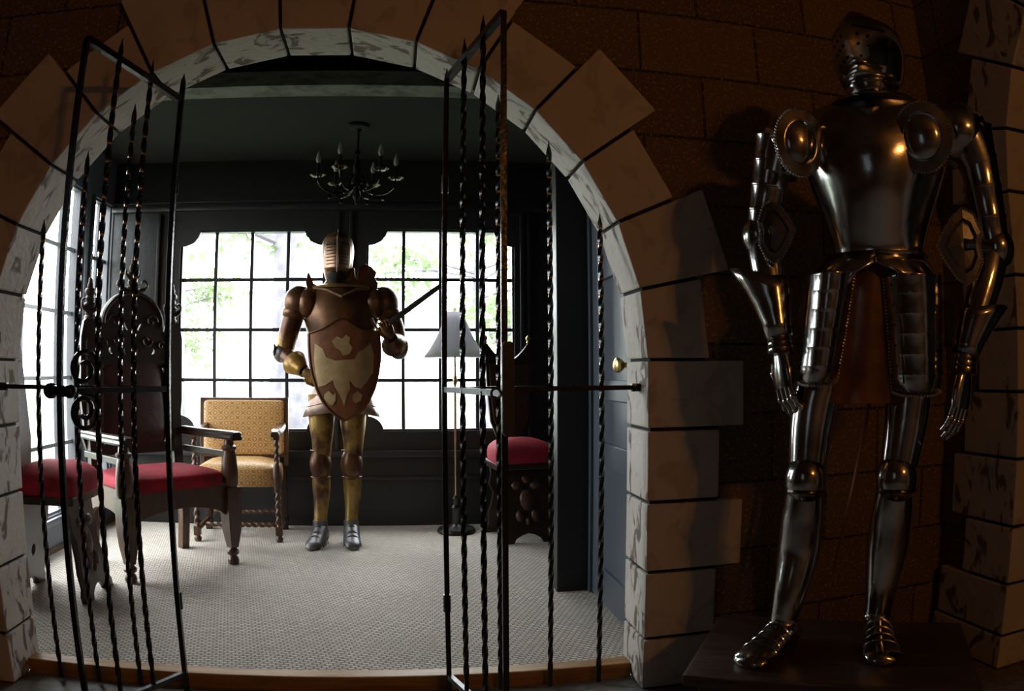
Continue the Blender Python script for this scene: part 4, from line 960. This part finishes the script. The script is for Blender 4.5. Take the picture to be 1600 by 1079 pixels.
        skin_rings(bm, R_, cap=(False, False)); ga = obj('gauntlet', bm, S, t, ang=50); md = ga.modifiers.new('s', 'SOLIDIFY'); md.thickness = .003
        bm = new()
        hd = V(.10 if s_ < 0 else -.12, -.10, -1)
        w0 = q['wr']+d*.015
        lames(bm, w0, w0+hd.normalized()*.05, .034, .038, 3, .003, 18)
        gauntlet_hand(bm, w0+hd.normalized()*.045, hd, V(-s_*.75, .66, 0) , .20, .040, .22, side=1 if s_ < 0 else -1, th=.019)
        obj('armored_hand', bm, S, t, ang=50)
    # legs
    Lg = {-1: dict(hip=(-.14, .01, 1.22), th=(-.200, -.02, 1.03), kn=(-.218, -.05, .825), ca=(-.232, -.02, .62), an=(-.262, -.055, .420)),
          1: dict(hip=(.07, .02, 1.22), th=(.070, .0, 1.03), kn=(.040, -.02, .825), ca=(.026, .02, .62), an=(.012, .03, .425))}
    for s_ in (-1, 1):
        q = {k: V(v[0], v[1], Z(v[2])) for k, v in Lg[s_].items()}
        bm = new(); limb(bm, [tuple(q['hip'])+(.074,), tuple(q['th'])+(.067,), tuple(q['kn'])+(.052,)], 7, 24); obj('thigh_plate', bm, S, t)
        bm = new(); tube(bm, [q['th']+V(-.055*s_, -.03, .06), q['th']+V(-.01*s_, -.062, -.05), q['th']+V(.035*s_, -.052, -.11)], .0025, 6); tube(bm, [q['th']+V(.05*s_, -.035, .04), q['th']+V(.0, -.062, -.06)], .0025, 6); obj('raised_line', bm, S, t)
        bm = new(); limb(bm, [tuple(q['kn'])+(.050,), tuple(q['kn'].lerp(q['ca'], .5))+(.060,), tuple(q['ca']+V(0, .01, 0))+(.063,), tuple(q['ca'].lerp(q['an'], .6))+(.049,), tuple(q['an'])+(.040,)], 6, 24)
        bm2 = bm; obj('greave', bm2, S, t)
        bm = new(); sphere(bm, q['kn']+V(0, -.012, 0), .061, .060, .072, 26, 16)
        kc = obj('knee_cop', bm, S, t)
        bm = new(); tube(bm, [q['kn']+V(.055*cos(a_), -.012-.058*abs(sin(a_))*1.0, -.030) for a_ in [pi*j/10 for j in range(11)]], .0045, 8); obj('knee_lame', bm, M['steel_dark'], kc)
        # sabaton: ankle cuff, instep and a broad toe of three lobes
        an = q['an']; fd = V(-.40, -1, 0).normalized() if s_ < 0 else V(.10, -1, 0).normalized(); sx = V(-fd.y, fd.x, 0)
        bm = new()
        secs = [(-.070, .030, .020, .060), (-.045, .040, .030, .075), (.0, .044, .046, .095), (.045, .044, .040, .082), (.095, .047, .030, .060), (.140, .054, .024, .046), (.175, .056, .021, .040), (.200, .046, .017, .032), (.212, .024, .010, .022)]
        R_ = []
        for f, w_, h_, top in secs:
            c = V(an.x, an.y, 0)+fd*f; ring = []
            for j in range(24):
                a_ = 2*pi*j/24; lob = 1+(.14*cos(3*(a_-pi/2))*max(0, sin(a_)) if f > .12 else 0)
                ring.append(c+sx*w_*cos(a_)+V(0, 0, max(.004, top/2+top/2*sin(a_)*lob)))
            R_.append(ring)
        skin_rings(bm, R_)
        limb(bm, [tuple(an+V(0, 0, .02))+(.039,), (an.x, an.y, .085, .040), (an.x+fd.x*.01, an.y+fd.y*.01, .045, .038)], 4, 20)
        sb = obj('sabaton', bm, S, t, ang=60)
        bm = new()
        for f, w_, top in ((.045, .045, .083), (.075, .046, .070), (.105, .049, .060), (.135, .055, .050)):
            c = V(an.x, an.y, 0)+fd*f; tube(bm, [c+sx*w_*.96*cos(a_)+V(0, 0, top/2+top/2*sin(a_)+.001) for a_ in [pi*j/12 for j in range(13)]], .0028, 6)
        for k in (-1, 1): tube(bm, [V(an.x, an.y, 0)+fd*f+sx*k*.018+V(0, 0, z) for f, z in ((.15, .045), (.18, .038), (.205, .024))], .003, 6)
        obj('sabaton_ridge', bm, S, sb)
        bm = new(); tube(bm, [an+V(.042*cos(a_), .042*sin(a_), -.012) for a_ in [2*pi*j/20 for j in range(21)]], .004, 6, cap=(False, False)); obj('ankle_ring', bm, S, sb)
    bm = new(); limb(bm, [(-.03, .03, Z(1.10), .012), (-.075, .02, Z(.85), .011), (-.125, .0, Z(.58), .007), (-.13, 0, Z(.55), .003)], 5, 10, .5); obj('leather_strap', bm, M['leather'], t)
silver_knight()

def plinth():
    P = .33; t = thing('display_plinth', 'dark wooden plinth with a worn rounded edge under the steel suit of armor', 'plinth', (1.31, 1.78, 0), radians(-34))
    bm = new(); rbox(bm, -.50, .30, -.33, .22, P-.038, P, .014); obj('top_board', bm, M['plinth'], t)
    bm = new(); rbox(bm, -.46, .27, -.29, .20, 0, P-.038, .006); obj('base_box', bm, M['blackwood'], t, smooth=False)
plinth()

def gold_knight():
    P = CARP; t = thing('suit_of_armor', 'gilded and bronze suit of armor holding a crested shield before the rear windows', 'suit of armor', (-.357, 4.727, P), radians(4.3))
    def Z(z): return z-P
    G, B = M['gold'], M['bronze']
    bm = new()
    s = spline([(1.06, 0, .155, .115, .11), (1.12, 0, .150, .115, .10), (1.22, 0, .175, .14, .11), (1.34, 0, .205, .165, .12), (1.45, 0, .235, .17, .125), (1.55, 0, .240, .15, .12), (1.62, 0, .19, .12, .11), (1.665, 0, .10, .085, .09)], 4)
    skin_rings(bm, [ell((cx, .01, Z(z)), rx, ry, 40, 2.1, rb, ridge=.02) for z, cx, rx, ry, rb in s]); bp = obj('breastplate', bm, B, t, ang=50)
    bm = new(); tube(bm, [(x, -y_, Z(z)) for x, y_, z in [(-.17, .075, 1.63), (-.09, .12, 1.615), (0, .165, 1.57), (.09, .12, 1.615), (.17, .075, 1.63)]], .009, 10); obj('neckline_edge', bm, M['visor'], bp)
    bm = new(); lathe(bm, [(.15, 1.632-P), (.155, 1.645-P), (.10, 1.66-P), (.075, 1.70-P), (.070, 1.76-P)], (-.0, 0, 0), 28, 1.15, .85); obj('gorget', bm, G, t)
    # helmet
    H = V(-.028, -.02, 0); bm = new()
    skin_rings(bm, [ell((H.x, H.y, Z(z)), rx, ry, 36, 2, ry) for z, rx, ry in spline([(1.685, .070, .085), (1.72, .083, .10), (1.80, .098, .118), (1.87, .102, .122), (1.93, .090, .108), (1.97, .055, .070), (1.985, .012, .02)], 3)]); hm = obj('helmet', bm, B, t)
    bm = new(); sp = spline([(H.x, H.y-.115, 1.93), (H.x, H.y-.05, 1.985), (H.x, H.y+.05, 1.99), (H.x, H.y+.12, 1.90)], 4)
    skin_rings(bm, [[V(x-.005, y, Z(z)-.01), V(x, y, Z(z)+.012), V(x+.005, y, Z(z)-.01), V(x, y*.8, Z(z)-.04)] for x, y, z in sp]); obj('crest_ridge', bm, B, hm)
    bm = new(); R_ = []
    for z, rx, yf in ((1.725, .060, .13), (1.745, .080, .175), (1.80, .085, .182), (1.87, .083, .170), (1.93, .070, .138)):
        R_.append([V(H.x+rx*c_, H.y-(.10+(yf-.10)*(1-abs(c_)**1.6)), Z(z)) for c_ in [-1+j/10 for j in range(21)]])
    skin_rings(bm, R_, close=False, cap=(False, False)); vo = obj('visor', bm, M['visor'], t, ang=30); md = vo.modifiers.new('s', 'SOLIDIFY'); md.thickness = .004
    for k, z in enumerate([1.765+.020*i for i in range(8)]):
        for sg in (-1, 1):
            bm = new(); tube(bm, [V(H.x+sg*x_, H.y-(.100+(.180-.10)*(1-(x_/.085)**1.6))-.001, Z(z)) for x_ in (.018, .035, .052, .066)], .0030 if k != 6 else .007, 6)
            obj('visor_groove' if k != 6 else 'eye_slit', bm, M['bronze'] if k != 6 else M['hole'], vo)
    bm = new(); tube(bm, [(H.x, H.y-.133, Z(1.722)), (H.x, H.y-.180, Z(1.745)), (H.x, H.y-.187, Z(1.80)), (H.x, H.y-.175, Z(1.87)), (H.x, H.y-.142, Z(1.935))], .006, 8); obj('visor_ridge', bm, M['pinksteel'], vo)
    bm = new(); sphere(bm, (H.x, H.y-.045, Z(1.70)), .062, .075, .045, 20, 10); obj('chin_guard', bm, M['hole'], t)
    # shoulders with upright neck guards
    for s_ in (-1, 1):
        bm = new(); sphere(bm, (s_*.262, .0, Z(1.545)), .100, .105, .105, 26, 14); sphere(bm, (s_*.285, .0, Z(1.485)), .086, .09, .06, 24, 10); sphere(bm, (s_*.205, -.045, Z(1.535)), .075, .08, .095, 20, 12); obj('pauldron', bm, B, t)
    hp = [(-.052, .0), (.062, .0), (.072, .05), (.052, .085), (.062, .115), (.030, .150), (-.005, .168), (-.045, .155), (-.060, .07)]
    bm = plate(hp, (), .006, .001); xf(bm, Matrix.Translation((.155, .03, Z(1.615))) @ Matrix.Rotation(-.35, 4, 'Z') @ Matrix.Diagonal((1.05, 1, 1.05, 1))); obj('neck_guard', bm, B, t, smooth=False)
    bm = plate([(-.055, 0), (.035, 0), (.03, .03), (-.02, .05), (-.048, .115), (-.060, .12), (-.068, .06)], (), .006, .001); xf(bm, Matrix.Translation((-.155, .03, Z(1.615)))); obj('neck_guard', bm, G, t, smooth=False)
    # arms
    A = {-1: [(-.285, 0, 1.50, .066), (-.325, .0, 1.36, .062), (-.352, -.01, 1.235, .054)], 1: [(.285, 0, 1.50, .066), (.330, .0, 1.38, .064), (.345, -.01, 1.255, .056)]}
    W_ = {-1: V(-.235, -.17, Z(1.135)), 1: V(.300, -.175, Z(1.315))}
    for s_ in (-1, 1):
        bm = new(); limb(bm, [(x, y, Z(z), r_) for x, y, z, r_ in A[s_]], 7, 22); obj('upper_arm', bm, G, t)
        el = V(A[s_][-1][0], -.01, Z(A[s_][-1][2])); wr = W_[s_]
        bm = new(); limb(bm, [tuple(el)+(.052,), tuple(el.lerp(wr, .5))+(.050,), tuple(wr)+(.036,)], 6, 20); obj('forearm', bm, B, t)
        bm = new(); sphere(bm, el+V(s_*.012, 0, 0), .058, .062, .060, 20, 12); ec = obj('elbow_cop', bm, M['pewter'], t)
        bm = new(); sphere(bm, el+V(s_*.060, -.02, .02), .012, .036, .040, 16, 10); obj('elbow_disc', bm, M['steel'], ec)
        d = (wr-el).normalized(); up = V(0, 0, 1); x_ = (up-d*up.dot(d)).normalized(); y_ = d.cross(x_)
        bm = new(); L_ = .12
        skin_rings(bm, [[wr+d*(.03-L_*(1-f))+x_*r_*cos(a_)+y_*r_*sin(a_) for a_ in [2*pi*j/26 for j in range(26)]] for f, r_ in ((1, .036), (.75, .042), (.35, .060), (0, .078))], cap=(False, False))
        go = obj('gauntlet', bm, G, t); md = go.modifiers.new('s', 'SOLIDIFY'); md.thickness = .004
        bm = new()
        if s_ < 0: gauntlet_hand(bm, wr+d*.03, V(.75, -.30, -.45), V(.2, .8, .2), .17, .038, .55, side=1, th=.018)
        else: gauntlet_hand(bm, wr+d*.03, V(-.30, -.35, .75), V(-.2, .9, .3), .15, .036, .85, side=-1, th=.018)
        obj('armored_hand', bm, G, t, ang=50)
    # hip plates
    bm = new(); R_ = []
    for i, (z, rx, ry) in enumerate(((1.075, .165, .130), (1.045, .180, .140), (1.04, .176, .138), (.985, .200, .15), (.98, .196, .148), (.925, .220, .16), (.92, .216, .158), (.862, .238, .17))):
        R_.append([V(rx*(1+.012*cos(14*a_))*cos(a_), .01+ry*sin(a_)+.0, Z(z)+(.018*cos(2*a_+pi) if z < .93 else 0)) for a_ in [2*pi*j/56 for j in range(56)]])
    skin_rings(bm, R_, cap=(True, False)); fo = obj('fauld', bm, M['pinksteel'], t, ang=30); md = fo.modifiers.new('s', 'SOLIDIFY'); md.thickness = .004
    bm = new(); tube(bm, [(.168*cos(a_), .01+.134*sin(a_), Z(1.07)) for a_ in [2*pi*j/30 for j in range(31)]], .012, 8, cap=(False, False)); obj('belt', bm, M['blackwood'], fo)
    for s_, hx in ((-1, -.122), (1, .072)):
        bm = new(); limb(bm, [(hx, 0, Z(.98), .088), (hx, -.01, Z(.80), .078), (hx-.0, -.015, Z(.68), .062), (hx-.008, -.01, Z(.56), .056)], 6, 24); obj('thigh_plate', bm, M['gilt'], t)
        kx = hx-.012; bm = new(); sphere(bm, (kx, -.020, Z(.555)), .068, .068, .105, 26, 16); kc = obj('knee_cop', bm, B, t)
        for zz in (.64, .475):
            bm = new(); tube(bm, [(kx+.060*cos(a_), -.012-.052*sin(a_), Z(zz)) for a_ in [pi*j/10 for j in range(11)]], .004, 8)
            obj('knee_lame', bm, B, kc)
        bm = new(); limb(bm, [(kx, 0, Z(.55), .052), (kx+.002, .015, Z(.42), .057), (kx-.002, .01, Z(.30), .046), (kx-.012, 0, Z(.19), .040), (kx-.012, 0, Z(.14), .042)], 6, 24); obj('greave', bm, M['gilt'], t)
        an = V(kx-.012, 0, 0); fd = V(-.28, -1, 0).normalized() if s_ < 0 else V(.02, -1, 0).normalized(); sx = V(-fd.y, fd.x, 0)
        bm = new(); R_ = []
        for f, w_, top in ((-.07, .030, .06), (-.045, .045, .10), (.0, .052, .150), (.04, .050, .135), (.085, .050, .095), (.13, .052, .070), (.17, .050, .055), (.20, .036, .040), (.212, .014, .024)):
            c = an+fd*f; R_.append([c+sx*w_*cos(a_)+V(0, 0, max(.003, top/2+top/2*sin(a_))) for a_ in [2*pi*j/24 for j in range(24)]])
        skin_rings(bm, R_); limb(bm, [(an.x, an.y, .15, .046), (an.x, an.y, .08, .048)], 3, 20); sb = obj('sabaton', bm, M['pewter'], t)
        bm = new()
        for f, w_, top in ((.02, .052, .147), (.055, .051, .122), (.09, .052, .096), (.125, .054, .076)):
            c = an+fd*f; tube(bm, [c+sx*w_*cos(a_)+V(0, 0, .004+(top-.002)*sin(a_)) for a_ in [pi*j/12 for j in range(13)]], .003, 6)
        obj('sabaton_ridge', bm, M['pewter'], sb)
gold_knight()

def shield():
    t = thing('heater_shield', 'red brown shield with tan beast emblem held in front of the gilded armor', 'shield', (-.357+.018, 4.727-.275, .05), radians(4.3))
    zz = .05
    out = [(-.190, 1.345), (-.10, 1.375), (.005, 1.432), (.10, 1.378), (.225, 1.352)]
    rgt = [(.235, 1.26), (.230, 1.16), (.205, 1.04), (.150, .93), (.085, .87), (.015, .838)]
    lft = [(-.055, .89), (-.115, .965), (-.155, 1.06), (-.178, 1.16), (-.188, 1.26)]
    def sc(pts, f, c=(.02, 1.15)): return [(c[0]+(x-c[0])*f, c[1]+(z-c[1])*f) for x, z in pts]
    O = out+rgt+lft
    O = [p for p in spline(out, 3)]+[p for p in spline([out[-1]]+rgt, 3)][1:]+[p for p in spline([rgt[-1]]+lft+[out[0]], 3)][1:-1]
    def curve(bm):
        for v in bm.verts:
            v.co.y += ((v.co.x-.02)**2)*1.4; v.co.z -= zz
        return bm
    def dens(bm):
        for k in range(-8, 10):
            bmesh.ops.bisect_plane(bm, geom=bm.verts[:]+bm.edges[:]+bm.faces[:], plane_co=V(.025*k, 0, 0), plane_no=V(1, 0, 0))
        return bm
    obj('shield_board', curve(dens(plate(O, (), .016, .003))), M['shield'], t, ang=20)
    bm = new(); pts = [V(x, -.008, z) for x, z in O]; pts.append(pts[0]); tube(bm, pts, .0075, 8, cap=(False, False)); obj('shield_rim', curve(bm), M['bronze'], t)
    # tan field: notched at top and bottom so the red brown ground forms the charges
    f = [(-.150, 1.285), (-.105, 1.255), (-.085, 1.205), (-.03, 1.185), (.02, 1.19), (.085, 1.195), (.105, 1.235), (.135, 1.25), (.175, 1.29), (.195, 1.22), (.190, 1.12), (.150, 1.06), (.12, 1.025), (.085, 1.035), (.05, 1.075), (.055, 1.02), (.035, .985), (.02, .93), (-.005, .99), (-.03, 1.03), (-.045, 1.075), (-.09, 1.045), (-.13, 1.035), (-.148, 1.12), (-.155, 1.20)]
    bm = plate(f, (), .004, .001); xf(bm, Matrix.Translation((0, -.0095, 0))); obj('emblem_field', curve(dens(bm)), M['shieldpale'], t, ang=20)
    for q in ([(-.05, 1.30), (-.02, 1.325), (.01, 1.31), (.03, 1.335), (.055, 1.32), (.05, 1.285), (.07, 1.26), (.05, 1.225), (.015, 1.215), (-.005, 1.25), (-.03, 1.262)],
              [(-.095, .99), (-.07, 1.01), (-.045, .985), (-.03, 1.0), (-.03, .955), (-.05, .925), (-.07, .935), (-.095, .965)],
              [(.075, .99), (.10, 1.01), (.125, .985), (.115, .955), (.085, .94), (.07, .96)]):
        bm = plate(q, (), .004, .001); xf(bm, Matrix.Translation((0, -.010, 0))); obj('emblem_charge', curve(bm), M['shieldpale'], t, smooth=False)
shield()

def sword():
    t = thing('sword', 'dark sword raised in the gauntlet of the gilded suit of armor', 'sword', (-.357+.262, 4.727-.20, CZ+.245), 0)
    d = V(.36, -.05, .262).normalized(); n = V(0, 1, 0); x = d.cross(n).normalized()
    bm = new(); secs = [(-.02, .018, .005), (.10, .018, .005), (.38, .016, .0045), (.455, .012, .004), (.485, .001, .001)]
    skin_rings(bm, [[d*f+x*w, d*f+n*h, d*f-x*w, d*f-n*h] for f, w, h in secs]); obj('blade', bm, M['steel_dark'], t, smooth=False)
    bm = new(); tube(bm, [d*-.02, d*-.06, d*-.13], [.011, .012, .010], 10); obj('grip', bm, M['leather'], t)
    bm = new(); tube(bm, [d*-.02+x*.085, d*-.028+x*.04, d*-.028-x*.04, d*-.02-x*.085], [.008, .007, .007, .008], 8); obj('crossguard', bm, M['bronze'], t)
    bm = new(); sphere(bm, d*-.145, .018, .014, .018, 12, 8); obj('pommel', bm, M['bronze'], t)
sword()

# ------------------------------------------------------------------ garden outside the windows
def garden():
    bm = new(); box(bm, -40, 40, 5.6, 60, -.35, -.25); box(bm, -40, -2.6, -10, 5.6, -.35, -.25); o = struct('ground_garden', bm, M['lawn'], smooth=False)
    def tree(loc, h, r_, crown, label, seed, low=.35):
        rnd = random.Random(seed); t = thing('garden_tree', label, 'tree', loc, 0, None)
        bm = new(); limb(bm, [(0, 0, 0, r_*1.4), (.05, 0, h*.3, r_), (-.05, .05, h*.65, r_*.75), (.05, 0, h, r_*.35)], 5, 12)
        tips = []
        for k in range(11):
            a_ = rnd.uniform(0, 2*pi); z0 = h*rnd.uniform(low, .9); L_ = crown*rnd.uniform(.7, 1.1); p1 = V(L_*cos(a_), L_*sin(a_), z0+L_*rnd.uniform(.0, .5))
            limb(bm, [(0, 0, z0, r_*.35), (p1.x*.5, p1.y*.5, z0+(p1.z-z0)*.4+.1, r_*.22), (p1.x, p1.y, p1.z, r_*.06)], 4, 7); tips.append(p1)
            for m_ in range(3):
                q = p1*rnd.uniform(.4, .9); q.z = z0+(p1.z-z0)*.6; e = q+V(rnd.uniform(-1, 1), rnd.uniform(-1, 1), rnd.uniform(-.5, .8))*crown*.3
                limb(bm, [tuple(q)+(r_*.10,), tuple((q+e)/2+V(0, 0, .1))+(r_*.06,), tuple(e)+(r_*.03,)], 3, 5); tips.append(e)
        obj('trunk', bm, M['bark'], t)
        bm = new()
        for p in tips:
            for k in range(26):
                c = p+V(rnd.gauss(0, 1), rnd.gauss(0, 1), rnd.gauss(0, .7))*crown*.16; s = rnd.uniform(.05, .10)
                u_ = V(rnd.gauss(0, 1), rnd.gauss(0, 1), rnd.gauss(0, 1)).normalized(); v_ = u_.cross(V(.3, .7, .2)).normalized()
                vs = [bm.verts.new(c+u_*s*1.4*a_+v_*s*b_+(u_.cross(v_))*s*w_) for a_, b_, w_ in ((-1, 0, 0), (0, .6, .15), (1, 0, 0), (0, -.6, .15))]; bm.faces.new(vs)
        obj('foliage', bm, M['leaf'], t, smooth=False)
    tree((-1.62, 11.0, -.25), 7.0, .26, 2.2, 'thick grey garden tree seen through the left rear window', 3, .45)
    tree((-5.6, 17.5, -.25), 4.5, .12, 1.7, 'leafy garden tree at the left edge of the left rear window', 5, .2)
    tree((1.6, 15.0, -.25), 4.6, .12, 1.8, 'pale leafy garden tree seen through the right rear window', 8, .2)
    tree((-9.5, 10.5, -.25), 4.6, .13, 1.8, 'leafy garden tree beyond the side windows on the left wall', 12, .2)
garden()
